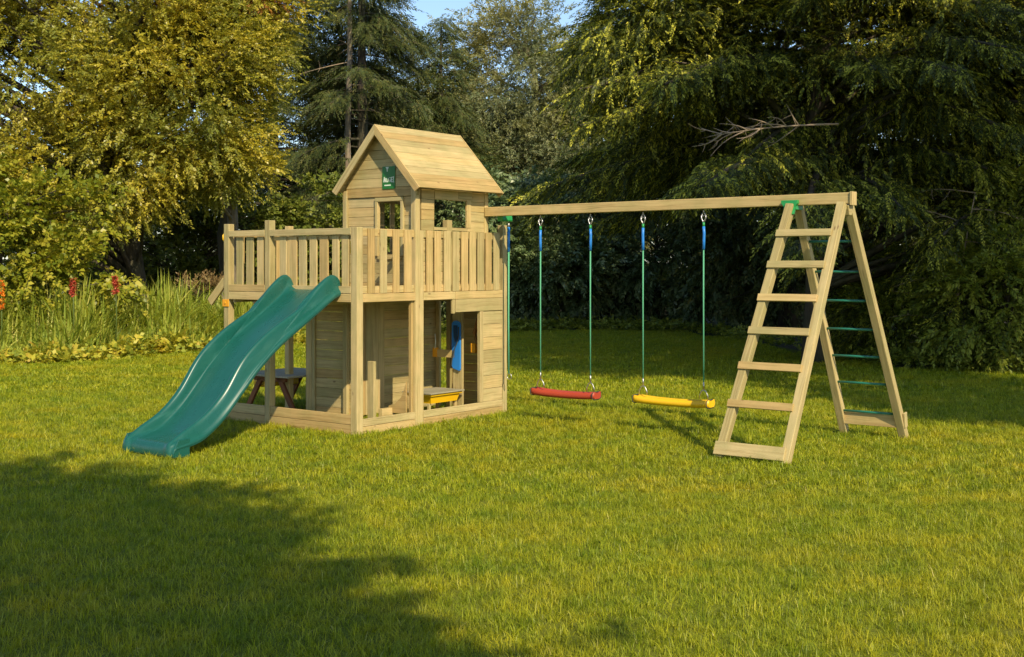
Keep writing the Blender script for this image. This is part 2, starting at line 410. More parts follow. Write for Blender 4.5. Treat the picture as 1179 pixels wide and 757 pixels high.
# right wall with window
mb = MB(); planks_h(mb, 'x', 1.115, 2.298, 1.565, 2.80, .05, cut=[(1.345, 1.95, 2.34, 2.69)])
rw = mb.build('hut_side_wall', WOOD, tower, .002)
mb = MB(); mb.box(1.345, 1.78, .03, .0395, 2.685, 2.80); mb.box(1.785, 2.05, .03, .0395, 2.70, 2.80); mb.box(1.33, 1.96, .03, .0395, 2.31, 2.345); mb.box(1.953, 2.03, .033, .0395, 2.35, 2.69)
mb.build('window_trim', WOOD, rw, .002)
# left wall with two-light window
mb = MB(); planks_h(mb, 'x', 1.055, 2.298, 1.565, 2.80, 1.165, cut=[(1.66, 2.12, 2.0, 2.70)])
lw = mb.build('hut_side_wall', WOOD, tower, .002)
mb = MB(); mb.box(1.775, 1.85, 1.155, 1.175, 2.0, 2.69); mb.build('mullion', WOOD, lw, .002)
# back wall with wide opening
mb = MB(); planks_h(mb, 'y', .105, 1.138, 1.565, 2.80, 2.335, cut=[(.18, 1.08, 2.2, 2.74)])
bw = mb.build('hut_back_wall', WOOD, tower, .002)
mb = MB(); gable(mb, 2.325, 2.80); mb.build('gable_panel', WOOD, bw, .002)
# roof: lapped boards on each slope + barge boards
X0, X1 = .885, 2.44
for sgn, nm in ((-1, 'roof_slope'), (1, 'roof_slope')):
    mb = MB(); n = 9; L = math.hypot(YE, ZA-ZE)
    dn = Vector((0, sgn*YE/L, -(ZA-ZE)/L)); nor = Vector((0, sgn*(ZA-ZE)/L, YE/L))
    top = Vector((0, YA, ZA-.004))
    for i in range(n):
        a0 = i*L/n; a1 = (i+1)*L/n-.0018
        c = top+dn*((a0+a1)/2)+nor*(-.009+(.0012 if i % 2 else 0))
        mb.board((X0+random.uniform(-.002, .002), c.y, c.z), (X1+random.uniform(-.003, .003), c.y, c.z), tuple(dn), a1-a0, .017)
    rf = mb.build(nm, WOOD, tower, .002)
    for xb in (X0-.022, X1+.004):
        b = MB(); c0 = top+dn*.0+nor*(-.037); c1 = top+dn*(L+.004)+nor*(-.037)
        # outline board with plumb cut at the ridge
        w2 = .085
        p = [top+nor*.002, top+dn*(L+.004)+nor*.002, top+dn*(L-.01)-nor*w2, Vector((0, YA, ZA-.004-w2/nor.z))]
        b.poly_prism([(xb, q.y+(0.0008*sgn), q.z) for q in p], (.018, 0, 0)); b.build('barge_board', WOOD, rf, .002)
mb = MB(); mb.board((X0, YA, ZA-.05), (X1, YA, ZA-.05), (0, 0, 1), .07, .03); mb.build('ridge_beam', WOOD, tower)
# sign
sg = MB().box(.985, .993, .345, .553, 2.80, 3.07).build('sign_plate', P_SIGN, tower, .002)
mb = MB(); SX = .9835
def stroke(pts, wd=.012):
    for i in range(len(pts)-1):
        (a, z), (a2, z2) = pts[i], pts[i+1]
        a *= 1.2; a2 *= 1.2; z *= .97; z2 *= .97
        mb.board((SX, .553-a, z+2.80), (SX, .553-a2, z2+2.80), (0, z-z2, a-a2) if abs(z-z2)+abs(a-a2) > 0 else (0, 0, 1), wd, .002)
# small emblem, word and bottom line, white on green
stroke([(.05, .265), (.088, .265)], .010); stroke([(.069, .265), (.069, .215)], .012); stroke([(.056, .25), (.082, .25)], .008)
mb.build('emblem', P_WHITE, sg); mb = MB()
stroke([(.022, .085), (.03, .15)], .014); stroke([(.03, .15), (.042, .085)], .014); stroke([(.024, .10), (.04, .10)], .01)
stroke([(.053, .135), (.056, .09), (.078, .088), (.083, .135)], .012)
stroke([(.108, .085), (.108, .115)], .012); stroke([(.108, .13), (.108, .142)], .012)
stroke([(.142, .143), (.124, .138), (.124, .088), (.142, .084)], .01); stroke([(.124, .112), (.138, .112)], .009)
stroke([(.158, .15), (.150, .125), (.151, .095), (.160, .078)], .009)
stroke([(.03, .045), (.115, .045)], .014)
mb.build('lettering', P_WHITE, sg)

# ------------------------------------------------------------------ slide
slide = place('wavy_slide'); tag(slide, 'dark green plastic wave slide running from the deck down to the lawn', 'slide')
def interp(pts, n):
    # Catmull-Rom resample
    P = [Vector(p) for p in pts]; P = [P[0]*2-P[1]]+P+[P[-1]*2-P[-2]]; out = []
    segs = len(P)-3
    for k in range(n+1):
        tt = k/n*segs; i = min(int(tt), segs-1); u = tt-i
        a, b_, c, d_ = P[i:i+4]
        out.append(.5*((2*b_)+(-a+c)*u+(2*a-5*b_+4*c-d_)*u*u+(-a+3*b_-3*c+d_)*u**3))
    return out
bed = interp([(.035, 1.615), (-.10, 1.565), (-.30, 1.44), (-.52, 1.305), (-.91, 1.06), (-1.2, .82), (-1.40, .615), (-1.64, .375), (-1.88, .21), (-2.06, .155), (-2.19, .135)], 60)
crest = interp([(.05, 1.655), (.03, 1.735), (-.045, 1.775), (-.15, 1.74), (-.34, 1.60), (-.53, 1.425), (-.98, 1.185), (-1.32, .93), (-1.60, .575), (-1.84, .37), (-2.10, .235), (-2.22, .165)], 60)
y0s, y1s = .27, 1.15
def y1_at(x): return 1.205+.125*max(x, -2.2)/2.2
def section(b, c, last=False):
    # b, c: (x,z) of bed and crest at this station
    bx, bz = b; cx, cz = c; y1s = y1_at(bx)
    fl = max(0., min(1., (bx+.16)/.16))*.035      # walls flare inward into rounded horns at the top
    hh = cz-bz; e = y0s-.012
    half = [(e, bx, bz-.052), (e-.001, bx, bz-.02), (e+.008, bx, bz-.008), (e+.028, (bx*.8+cx*.2), bz+hh*.12), (e+.04, (bx+cx)/2, bz+hh*.55), (e+.052, cx, cz-.026), (e+.064, cx, cz-.006), (e+.08, cx, cz), (e+.098+fl*.5, cx, cz-.007), (e+.112+fl, (cx*.9+bx*.1), cz-.028),
            (e+.128+fl*1.3, (bx*.6+cx*.4), bz+hh*.36), (e+.145+fl*1.5, bx, bz+.016), (e+.165+fl*1.5, bx, bz+.003), (e+.19+fl*1.5, bx, bz), (e+.30, bx, bz-.002)]
    oth = [(y0s+y1s-y, x, z) for (y, x, z) in half[::-1]]
    mid = [((y0s+y1s)/2, bx, bz)]
    return [(x, y, z) for (y, x, z) in half+mid+oth]
rows = [section((bed[i].x, bed[i].y), (crest[i].x, crest[i].y)) for i in range(61)]
# rounded end that rolls down to the ground
last = rows[-1]
for dx, zf in ((-.03, .93), (-.052, .75), (-.06, .45), (-.062, .0)):
    rows.append([(x+dx, y, z*zf) for (x, y, z) in last])
mb = MB(); mb.grid(rows)
me = mb.mesh('chute'); bm = bmesh.new(); bm.from_mesh(me); bmesh.ops.recalc_face_normals(bm, faces=bm.faces)
bm.to_mesh(me); bm.free()
ch = link('chute', me, P_SLIDE, slide)
s_ = ch.modifiers.new('thick', 'SOLIDIFY'); s_.thickness = .016; s_.offset = 0
s_ = ch.modifiers.new('sub', 'SUBSURF'); s_.levels = 1; s_.render_levels = 1
# outer foot cheeks reaching the ground, and rolled lower rims along both sides
for sd_ in (0, 1):
    yy = y0s-.004 if sd_ == 0 else y1_at(-2.2)+.004
    mb = MB(); mb.poly_prism([(-2.06, yy-.012, .0), (-2.24, yy-.012, .0), (-2.245, yy-.012, .10), (-2.20, yy-.012, .18), (-2.06, yy-.012, .19)], (0, .024, 0))
    mb.build('foot', P_SLIDE, slide, .008)
    mb = MB(); mb.tube([(p.x, y0s-.008 if sd_ == 0 else y1_at(p.x)+.008, p.y-.05) for p in bed[:58]], .009, 8); mb.build('side_rim', P_SLIDE, slide)
mb = MB(); mb.box(-.03, .03, y0s+.05, y1s-.05, 1.575, 1.6); mb.build('top_flange', P_SLIDE, slide, .006)

# ------------------------------------------------------------------ swing frame
frame = place('swing_set'); tag(frame, 'long pine swing beam resting on splayed ladder legs at its right end', 'swing frame')
BX = 2.33
beam = MB().board((BX, .03, 2.56), (BX, -4.75, 2.575), (0, 0, 1), .115, .085).build('beam', WOOD, frame, .006)
def leg(p0, p1, wy=.085, wx=.085):
    return MB().board(p0, p1, (0, 1, 0), wy, wx).build('leg', WOOD, frame, .006)
# front pair and rear pair (x, y, z) feet -> top
FL0, FL1 = Vector((1.07, -3.905, 0)), Vector((2.25, -4.12, 2.52))
FR0, FR1 = Vector((1.07, -4.60, 0)), Vector((2.25, -4.68, 2.52))
RL0, RL1 = Vector((3.50, -4.20, 0)), Vector((2.41, -4.13, 2.52))
RR0, RR1 = Vector((3.50, -4.875, 0)), Vector((2.41, -4.68, 2.52))
leg(FL0, FL1); leg(FR0, FR1); leg(RL0, RL1); leg(RR0, RR1)
for z in (2.20, 1.875, 1.54, 1.21, .865, .50):
    k = z/2.52; a = FL0.lerp(FL1, k); b_ = FR0.lerp(FR1, k); ax = (FL1-FL0).normalized()
    out = Vector((-ax.z, 0, ax.x)).normalized()
    a = a+out*.052; b_ = b_+out*.052
    MB().board((a.x, a.y+.048, a.z), (b_.x, b_.y-.0+.02, b_.z), tuple(ax), .078, .022).build('step', WOOD, frame, BV)
k = .07/2.52*1.0; a = FL0.lerp(FL1, .03); b_ = FR0.lerp(FR1, .03); ax = (FL1-FL0).normalized(); out = Vector((-ax.z, 0, ax.x)).normalized()
MB().board(a+out*.053+Vector((0, .05, 0)), b_+out*.053+Vector((0, -.0, 0)), tuple(ax), .135, .022).build('bottom_board', WOOD, frame, BV)
for z in (2.14, 1.82, 1.51, 1.20, .90, .60, .27):
    k = z/2.52; a = RL0.lerp(RL1, k); b_ = RR0.lerp(RR1, k)
    MB().tube([a+Vector((0, -.03, 0)), b_+Vector((0, .03, 0))], .0135, 10).build('rung', P_TEAL, frame)
a = RL0.lerp(RL1, .185/2.52); b_ = RR0.lerp(RR1, .185/2.52)
MB().board(a+Vector((-.005, -.042, 0)), b_+Vector((-.005, .042, 0)), (0, 0, 1), .13, .028).build('bottom_board', WOOD, frame, BV)
a = RR0.lerp(RR1, .2/2.52); MB().board(a+Vector((.03, -.055, -.07)), a+Vector((-.0, -.055, .09)), (1, 0, 0), .075, .02).build('cleat', WOOD, frame, BV)
# green hood bracket at the leg top, end block
mb = MB(); mb.poly_prism([(2.235, -4.015, 2.57), (2.235, -4.20, 2.57), (2.235, -4.20, 2.535), (2.225, -4.175, 2.50), (2.19, -4.17, 2.42), (2.19, -4.065, 2.42), (2.225, -4.05, 2.50), (2.235, -4.015, 2.54)], (.045, 0, 0)); mb.box(2.24, 2.42, -4.18, -4.055, 2.47, 2.515)
mb.build('leg_bracket', P_GREEN, frame, .004)
mb = MB(); mb.box(2.27, 2.39, -4.78, -4.752, 2.50, 2.64); mb.build('end_cap_board', WOOD, frame, BV)
mb = MB(); mb.poly_prism([(2.26, -4.66, 2.50), (2.40, -4.66, 2.50), (2.36, -4.66, 2.40), (2.30, -4.66, 2.40)], (0, -.08, 0)); mb.build('leg_block', WOOD, frame, BV)
# green rope bracket by the tower
mb = MB(); mb.poly_prism([(2.376, -.11, 2.52), (2.376, -.19, 2.52), (2.376, -.20, 2.46), (2.376, -.19, 2.44), (2.376, -.11, 2.44)], (.20, 0, 0)); mb.build('rope_bracket', P_GREEN, frame, .006)

# ------------------------------------------------------------------ swings
def ring(c, r, rad, axis='x', n=20, sx=1, sz=1):
    pts = []
    for i in range(n):
        a = 2*math.pi*i/n
        if axis == 'x': pts.append((c[0], c[1]+math.cos(a)*r*sx, c[2]+math.sin(a)*r*sz))
        else: pts.append((c[0]+math.cos(a)*r*sx, c[1], c[2]+math.sin(a)*r*sz))
    return MB().tube(pts, rad, 6, closed=True)
def hanger(y, root, zbot, zt=2.503, cuff=True):
    # eyebolt + shackle
    hk = MB(); hk.tube([(BX, y, zt), (BX, y, zt-.035)], .008, 6)
    for c, r_, ax in (((BX, y, zt-.052), .018, 'x'),):
        q = ring(c, r_, .005, ax); off = len(hk.v); hk.v += q.v; hk.f += [[i+off for i in f] for f in q.f]; hk.uv += q.uv; hk.r += q.r; hk.sm += q.sm
    hk.tube([(BX, y-.026, zt-.055), (BX, y-.028, zt-.09), (BX, y-.012, zt-.125), (BX, y, zt-.145), (BX, y+.012, zt-.125), (BX, y+.028, zt-.09), (BX, y+.026, zt-.055)], .0075, 8)
    hk.build('shackle', STEEL, root)
    z1 = zt-.14
    MB().tube([(BX, y, z1+.0), (BX, y, z1-.05)], .014, 10).build('rope_collar', P_GREEN, root)
    bend = random.uniform(-.006, .006)
    MB().tube([(BX, y, z1-.045), (BX, y+bend, z1-.12), (BX, y+bend*.5, z1-.2), (BX, y, z1-.30)], .016, 10).build('blue_sleeve', P_BLUE, root)
    MB().tube([(BX, y, z1-.29), (BX, y+.002, (z1+zbot)/2), (BX, y, zbot)], .0085, 8).build('rope', P_ROPE, root)
def swing(ya, yb, zb, seatmat, label, name='swing'):
    root = place(name); tag(root, label, 'swing', 'swings hanging from the beam')
    for y in (ya, yb):
        hanger(y, root, zb+.22)
        q = MB(); q.tube([(BX, y, zb+.225), (BX, y, zb+.14)], .009, 8)
        q.tube([(BX-.0, y-.052, zb+.035), (BX, y-.05, zb+.075), (BX, y-.028, zb+.12), (BX, y, zb+.137), (BX, y+.028, zb+.12), (BX, y+.05, zb+.075), (BX, y+.052, zb+.035)], .0065, 8)
        q.build('hanger_ring', STEEL, root)
    # sling-shaped seat: thick body curved along its length with upturned ends
    y0, y1 = ya+.10, yb-.10; n = 26; rows = []
    for i in range(n+1):
        u = i/n; y = y0+(y1-y0)*u; e = 2*u-1
        zc = zb-.034+.014*e*e+.008*abs(e)**6
        hw = .085*(1-.2*abs(e)**8); th = .034+.004*abs(e); lip = .016
        sec = [(-hw, zc-th*.55), (-hw-.006, zc), (-hw, zc+th+.008), (-hw+.018, zc+th+lip*.5), (-hw*.6, zc+th-.002), (0, zc+th-.008), (hw*.6, zc+th-.002), (hw-.018, zc+th+lip*.5), (hw, zc+th+.008), (hw+.006, zc), (hw, zc-th*.55), (hw*.7, zc-th*.95), (0, zc-th*1.0), (-hw*.7, zc-th*.95), (-hw, zc-th*.55)]
        rows.append([(BX+a, y, z) for a, z in sec])
    mb = MB(); mb.grid(rows)
    for row, fl in ((rows[0], False), (rows[-1], True)):
        nn = len(mb.v); mb.v += [Vector(p) for p in row[:-1]]; f = list(range(nn, nn+len(row)-1)); mb.f.append(f[::-1] if fl else f); mb.sm.append(False); mb.r.append(.5); mb.uv.append([(0, 0)]*len(f))
    me_ = mb.mesh('seat'); bm_ = bmesh.new(); bm_.from_mesh(me_); bmesh.ops.remove_doubles(bm_, verts=bm_.verts, dist=.0005); bmesh.ops.recalc_face_normals(bm_, faces=bm_.faces); bm_.to_mesh(me_); bm_.free()
    link('seat', me_, seatmat, root)
    for y in (y0-.002 if False else ya+.085, yb-.085):
        e = (2*(y-y0)/(y1-y0)-1); zc = zb-.034+.014*e*e
        pts = [(BX-.095, y, zc-.02), (BX-.096, y, zc+.04), (BX-.06, y, zc+.052), (BX+.06, y, zc+.052), (BX+.096, y, zc+.04), (BX+.095, y, zc-.02), (BX+.05, y, zc-.038), (BX-.05, y, zc-.038)]
        MB().tube(pts, .006, 6, closed=True).build('seat_strap', P_STRAP, root)
    return root
swing(-.815, -1.545, .365, P_RED, 'red plastic swing seat on green ropes, the one nearer the tower')
swing(-2.27, -3.05, .372, P_YEL, 'yellow plastic swing seat on green ropes, the one nearer the ladder')
rp = place('climbing_rope'); tag(rp, 'green rope with blue sleeve hanging close against the tower corner', 'rope')
yy = -.155; RX = 2.55
MB().tube([(RX, yy, 2.43), (RX, yy, 2.36)], .012, 8).build('rope_collar', STEEL, rp)
MB().tube([(RX, yy, 2.37), (RX, yy, 2.06)], .017, 10).build('blue_sleeve', P_BLUE, rp)
MB().tube([(RX, yy, 2.07), (RX, yy+.003, 1.2), (RX, yy, .52)], .011, 8).build('rope', P_ROPE, rp)
ring((RX, yy-.01, .48), .035, .006).build('hanger_ring', STEEL, rp)

# ------------------------------------------------------------------ things inside / under the tower
tb = place('picnic_table'); tag(tb, 'low weathered picnic table with red brown legs on the lawn behind the slide', 'table')
cx_, cy_ = .95, 2.75   # local centre
tb_c = (1.15, 2.55)
x0, x1, y0, y1 = .75, 1.75, 1.95, 2.95
mb = MB()
for i in range(6): mb.box(x0, x1, y0+i*.165, y0+i*.165+.16, .465, .49)
mb.build('tabletop', WOOD_GREY, tb, .003)
for xx in (x0+.15, x1-.15):
    for sg_ in (-1, 1):
        MB().board((xx, (y0+y1)/2+sg_*.16, .462), (xx, (y0+y1)/2+sg_*.46, 0), (1, 0, 0), .04, .07).build('leg', WOOD_RED, tb, BV)
    MB().box(xx-.02, xx+.02, (y0+y1)/2-.3, (y0+y1)/2+.3, .395, .46).build('crossbar', WOOD_RED, tb, BV)
MB().box(x0+.2, x1-.2, y1-.33, y1-.1, .30, .39).build('tray', P_YEL, tb, .02)

tr = place('play_counter'); tag(tr, 'low play counter with grey top and yellow plastic basin inside the ground room', 'play counter')
MB().box(1.60, 2.25, .32, .80, .295, .312).build('countertop', WOOD_GREY, tr, .003)
mb = MB(); mb.grid([[(1.62+dx, .34+dy, z) for dx, dy in ((0, 0), (.6-2*0, 0), (.6, .42), (0, .42), (0, 0))] for z in (.294, .27)], smooth=False)
mb.grid([[(1.62+i, .34+i, .27), (2.22-i, .34+i, .27), (2.22-i, .76-i, .27), (1.62+i, .76-i, .27), (1.62+i, .34+i, .27)] if z else None for i, z in ((.02, 1),)]+[[(1.67, .38, .18), (2.17, .38, .18), (2.17, .72, .18), (1.67, .72, .18), (1.67, .38, .18)]], smooth=False)
mb.box(1.67, 2.17, .38, .72, .177, .182)
bs = mb.build('basin', P_YEL, tr); bs.modifiers.new('t', 'SOLIDIFY').thickness = .008
for (x, y) in ((1.66, .70), (2.16, .70), (2.16, .40), (1.66, .40)): MB().box(x, x+.035, y, y+.035, 0, .176).build('leg', WOOD, tr, BV)

wp = place('board_stand'); tag(wp, 'upright pine board with side arm holding the blue panel in the ground room', 'stand')
MB().box(2.30, 2.33, .40, .56, 0, 1.44).build('upright', WOOD, wp, BV)
MB().box(2.27, 2.298, .50, .84, .70, .80).build('arm', WOOD, wp, BV)
MB().box(2.255, 2.299, .80, .87, .70, .82).build('arm_cap', P_ORANGE, wp, .006)
MB().tube([(2.26, .83, .80), (2.25, .81, .90), (2.25, .82, 1.0)], .006, 6).build('peg', P_WHITE, wp)
MB().tube([(1.75, .62, 1.44), (1.75, .62, 1.36)], .007, 6).build('hook', P_WHITE, tower)
bp_ = place('blue_panel'); tag(bp_, 'blue rounded plastic play panel with a dark wavy strap, hung on the upright board', 'play panel')
pts = []
for i in range(9): a = math.pi*i/8; pts.append((2.27, .485-.07*math.cos(a), 1.13+.05*math.sin(a)))
pts += [(2.27, .555, .60), (2.27, .54, .565), (2.27, .43, .535), (2.27, .415, .56)]
MB().poly_prism(pts, (.026, 0, 0)).build('panel', P_BLUE, bp_, .006)
MB().poly_prism([(2.262, .455, 1.12), (2.262, .52, 1.12), (2.262, .515, .98), (2.262, .49, .9), (2.262, .455, .95)], (.006, 0, 0)).build('recess_shade', P_DARKBLUE, bp_)  # dark plate on the panel face, painting the shade of a hollow
pts = [(2.255, .425, 1.1), (2.25, .425, 1.0), (2.25, .445, .9), (2.25, .48, .84), (2.25, .51, .76), (2.25, .53, .68), (2.255, .545, .6)]
rows = [[(p[0], p[1]-.009, p[2]), (p[0]-.012, p[1], p[2]), (p[0], p[1]+.009, p[2])] for p in interp(pts, 16)]
MB().grid(rows).build('strap', P_STRAP, bp_)
br_ = place('wooden_brace'); tag(br_, 'bent orange brown wooden brace inside the doorway on the right', 'brace')
mb = MB(); mb.board((2.34, .10, 1.40), (2.30, .20, 1.02), (1, 0, 0), .05, .035); mb.board((2.30, .20, 1.03), (2.36, .10, .60), (1, 0, 0), .04, .03)
mb.build('arm', wood_mat('orange_stained_wood', (.42, .2, .05), (.26, .11, .03)), br_, BV)
MB().box(2.27, 2.33, .17, .24, .78, .90).build('block', P_ORANGE, br_, .006)

# ------------------------------------------------------------------ ground
def sheet(name, x0, x1, y0, y1, z, m, kind='structure', n=1):
    me = bpy.data.meshes.new(name); me.from_pydata([(x0, y0, z), (x1, y0, z), (x1, y1, z), (x0, y1, z)], [], [(0, 1, 2, 3)])
    return tag(link(name, me, m), kind=kind)
m, t, b = mat('turf_soil')
ge = N(t, 'ShaderNodeNewGeometry'); n1 = noise(t, ge.outputs['Position'], 60, 4); n2 = noise(t, ge.outputs['Position'], .5, 4)
c = mix(t, n2.outputs[0], ramp(t, n1.outputs[0], [(.35, (.11, .15, .015)), (.65, (.20, .24, .022))]).outputs[0], (.10, .095, .015))
t.links.new(c, b.inputs['Base Color']); b.inputs['Roughness'].default_value = .95; b.inputs['Specular IOR Level'].default_value = .1
sheet('ground', -400, 400, -200, 600, 0, m)
m, t, b = mat('leaf_litter')
ge = N(t, 'ShaderNodeNewGeometry'); n1 = noise(t, ge.outputs['Position'], 14, 6, .7); n2 = noise(t, ge.outputs['Position'], .8, 4)
c = mix(t, ramp(t, n2.outputs[0], [(.4, (0, 0, 0)), (.6, (1, 1, 1))]).outputs[0], ramp(t, n1.outputs[0], [(.35, (.02, .015, .008)), (.65, (.10, .065, .03))]).outputs[0], (.035, .045, .012))
t.links.new(c, b.inputs['Base Color']); b.inputs['Roughness'].default_value = .95
me = bpy.data.meshes.new('woodland_floor')
edge = [(-60, 21), (-14, 22.6), (-9.3, 23.5), (-6.5, 27.2), (-4.5, 30.5), (-2, 33), (2, 35.3), (5, 34.0), (6.2, 28), (6.6, 24.0), (7.2, 21.9), (9, 20.9), (12, 20.2), (60, 18), (60, 120), (-60, 120)]
me.from_pydata([(x, y, .004) for x, y in edge], [], [list(range(len(edge)))]); tag(link('woodland_floor', me, m), kind='structure')
def in_lawn(X, Y):
    xs = [p[0] for p in edge[:14]]; ys = [p[1] for p in edge[:14]]
    return Y < np.interp(X, xs, ys)+.25*np.sin(X*3.1)+.15*np.sin(X*7.7)

# ------------------------------------------------------------------ blade meshes
def mesh_from_np(name, V, faces_flat, sizes, rnd, matidx=None, smooth=False):
    me = bpy.data.meshes.new(name)
    me.vertices.add(len(V)); me.vertices.foreach_set('co', V.astype(np.float32).ravel())
    me.loops.add(len(faces_flat)); me.loops.foreach_set('vertex_index', faces_flat.astype(np.int32))
    starts = np.concatenate([[0], np.cumsum(sizes)[:-1]]).astype(np.int32)
    me.polygons.add(len(sizes)); me.polygons.foreach_set('loop_start', starts)
    a = me.attributes.new('rnd', 'FLOAT', 'FACE'); a.data.foreach_set('value', rnd.astype(np.float32))
    if matidx is not None: me.polygons.foreach_set('material_index', matidx.astype(np.int32))
    me.update(calc_edges=True)
    return me
def blades(P, Hh, Wd, lean, rnd, curve=.5, az=None, segs=2):
    """tapered bent blades: returns mesh arrays"""
    n = len(P); az = RNG.uniform(0, 2*np.pi, n) if az is None else az
    dirh = np.stack([np.cos(az), np.sin(az), np.zeros(n)], 1)
    ta = az+np.pi/2+RNG.uniform(-.7, .7, n); side = np.stack([np.cos(ta), np.sin(ta), np.zeros(n)], 1)
    levels = [0, .55, 1.0] if segs == 2 else [0, .35, .68, 1.0]
    wf = [1, .85, 0] if segs == 2 else [.8, 1, .7, 0]
    Vs = []
    for l, f_ in zip(levels, wf):
        c = P+np.array([0, 0, 1])*(Hh*l*(1-.35*lean*curve*l))[:, None]+dirh*(Hh*lean*(l**1.8))[:, None]
        if f_ > 0: Vs.append(c-side*(Wd*f_/2)[:, None]); Vs.append(c+side*(Wd*f_/2)[:, None])
        else: Vs.append(c)
    k = len(Vs); V = np.stack(Vs, 1).reshape(-1, 3); base = (np.arange(n)*k)[:, None]
    fs = []; sz = []
    for q in range((k-1)//2-1): fs.append([2*q, 2*q+1, 2*q+3, 2*q+2]); sz.append(4)
    fs.append([k-3, k-2, k-1]); sz.append(3)
    flat = np.array([i for f in fs for i in f])[None, :]+base
    return V, flat.ravel(), np.tile(sz, n), np.repeat(rnd, len(fs))

def grass_mat(name):
    m, t, b = mat(name)
    at = N(t, 'ShaderNodeAttribute'); at.attribute_name = 'rnd'
    r = ramp(t, at.outputs['Fac'], [(0, (.11, .16, .010)), (.3, (.26, .32, .013)), (.7, (.45, .475, .02)), (.9, (.58, .58, .05)), (1, (.74, .66, .22))])
    ge = N(t, 'ShaderNodeNewGeometry'); n1 = noise(t, ge.outputs['Position'], .55, 4, .6); n2 = noise(t, ge.outputs['Position'], 2.6, 4, .6)
    f = ramp(t, n1.outputs[0], [(.45, (0, 0, 0)), (.66, (1, 1, 1))]); f2 = ramp(t, n2.outputs[0], [(.34, (.58, .72, .7)), (.50, (.95, .97, 1)), (.66, (1.18, 1.08, 1.0))])
    c = mix(t, math_(t, 'MULTIPLY', f.outputs[0], .5), r.outputs[0], (.52, .44, .025))
    c = mix(t, 1.0, c, f2.outputs[0], 'MULTIPLY')
    t.links.new(c, b.inputs['Base Color']); b.inputs['Roughness'].default_value = .45; b.inputs['Specular IOR Level'].default_value = .35
    tr = N(t, 'ShaderNodeBsdfTranslucent'); t.links.new(mix(t, 1.0, c, (1.3, 1.2, .5), 'MULTIPLY'), tr.inputs[0])
    ms = N(t, 'ShaderNodeMixShader'); ms.inputs[0].default_value = .4
    t.links.new(b.outputs[0], ms.inputs[1]); t.links.new(tr.outputs[0], ms.inputs[2]); t.links.new(ms.outputs[0], t.nodes['Material Output'].inputs[0])
    return m
GRASS = grass_mat('lawn_grass')
pc = bpy.data.collections.new('grass_patches')
NV = 4; LODS = [(9000, .0034, 1.0), (5200, .0052, 1.0), (2600, .0095, 1.05)]
for li, (nb, wd, hs) in enumerate(LODS):
    for v in range(NV):
        nb2 = int(nb); nt_ = nb2//7
        tc_ = RNG.uniform(0, 1, (nt_, 2)); ti = RNG.integers(0, nt_, nb2)
        xy = tc_[ti]+RNG.normal(0, .016, (nb2, 2)); tuft_h = RNG.gamma(4.5, 1/4.5, nt_)[ti]
        P = np.concatenate([xy-.5, np.full((nb2, 1), -.004)], 1)
        Hh = np.clip(RNG.normal(.036, .013, nb2)*tuft_h*hs, .012, .09); lean = np.clip(np.abs(RNG.normal(.75, .55, nb2)), 0, 1.9)
        taz = RNG.uniform(0, 2*np.pi, nt_)[ti]+RNG.normal(0, 1.1, nb2)
        rnd = np.clip(RNG.beta(2, 2.6, nb2)+.25*(RNG.random(nb2) > .965), 0, 1)
        V, fl, sz, rr = blades(P, Hh, np.full(nb2, wd)*RNG.uniform(.7, 1.3, nb2), lean, rnd, az=taz)
        me = mesh_from_np('grass_patch', V, fl, sz, rr); me.materials.append(GRASS)
        o = bpy.data.objects.new('grass_patch_%d%d' % (li, v), me); pc.objects.link(o)
pts = []; idx = []; rot = []
for iy in range(4, 38):
    hw = .45*iy+2.0
    for ix in range(int(-hw)-1, int(hw)+2):
        X, Y = ix+.5, iy+.5
        if not in_lawn(X, Y-.4): continue
        l = 0 if Y < 10.5 else (1 if Y < 18 else 2)
        pts.append((X, Y, 0)); idx.append(l*NV+random.randrange(NV)); rot.append(random.randrange(4)*math.pi/2)
me = bpy.data.meshes.new('lawn_points'); me.from_pydata(pts, [], [])
a = me.attributes.new('idx', 'INT', 'POINT'); a.data.foreach_set('value', idx)
a = me.attributes.new('rot', 'FLOAT', 'POINT'); a.data.foreach_set('value', rot)
lawn = tag(link('lawn_grass', me, GRASS), 'short mown yellow green lawn grass covering the whole garden', 'grass', kind='stuff')
ng = bpy.data.node_groups.new('scatter_patches', 'GeometryNodeTree')
ng.interface.new_socket('Geometry', in_out='INPUT', socket_type='NodeSocketGeometry'); ng.interface.new_socket('Geometry', in_out='OUTPUT', socket_type='NodeSocketGeometry')
gi = ng.nodes.new('NodeGroupInput'); go = ng.nodes.new('NodeGroupOutput'); ci = ng.nodes.new('GeometryNodeCollectionInfo'); ci.inputs[0].default_value = pc
ci.inputs['Separate Children'].default_value = True; ci.inputs['Reset Children'].default_value = True
ip = ng.nodes.new('GeometryNodeInstanceOnPoints'); ip.inputs['Pick Instance'].default_value = True
a1 = ng.nodes.new('GeometryNodeInputNamedAttribute'); a1.data_type = 'INT'; a1.inputs[0].default_value = 'idx'
a2 = ng.nodes.new('GeometryNodeInputNamedAttribute'); a2.data_type = 'FLOAT'; a2.inputs[0].default_value = 'rot'
cb = ng.nodes.new('ShaderNodeCombineXYZ')
ng.links.new(gi.outputs[0], ip.inputs['Points']); ng.links.new(ci.outputs[0], ip.inputs['Instance']); ng.links.new(a1.outputs[0], ip.inputs['Instance Index'])
ng.links.new(a2.outputs[0], cb.inputs[2]); ng.links.new(cb.outputs[0], ip.inputs['Rotation']); ng.links.new(ip.outputs[0], go.inputs[0])
md = lawn.modifiers.new('scatter', 'NODES'); md.node_group = ng

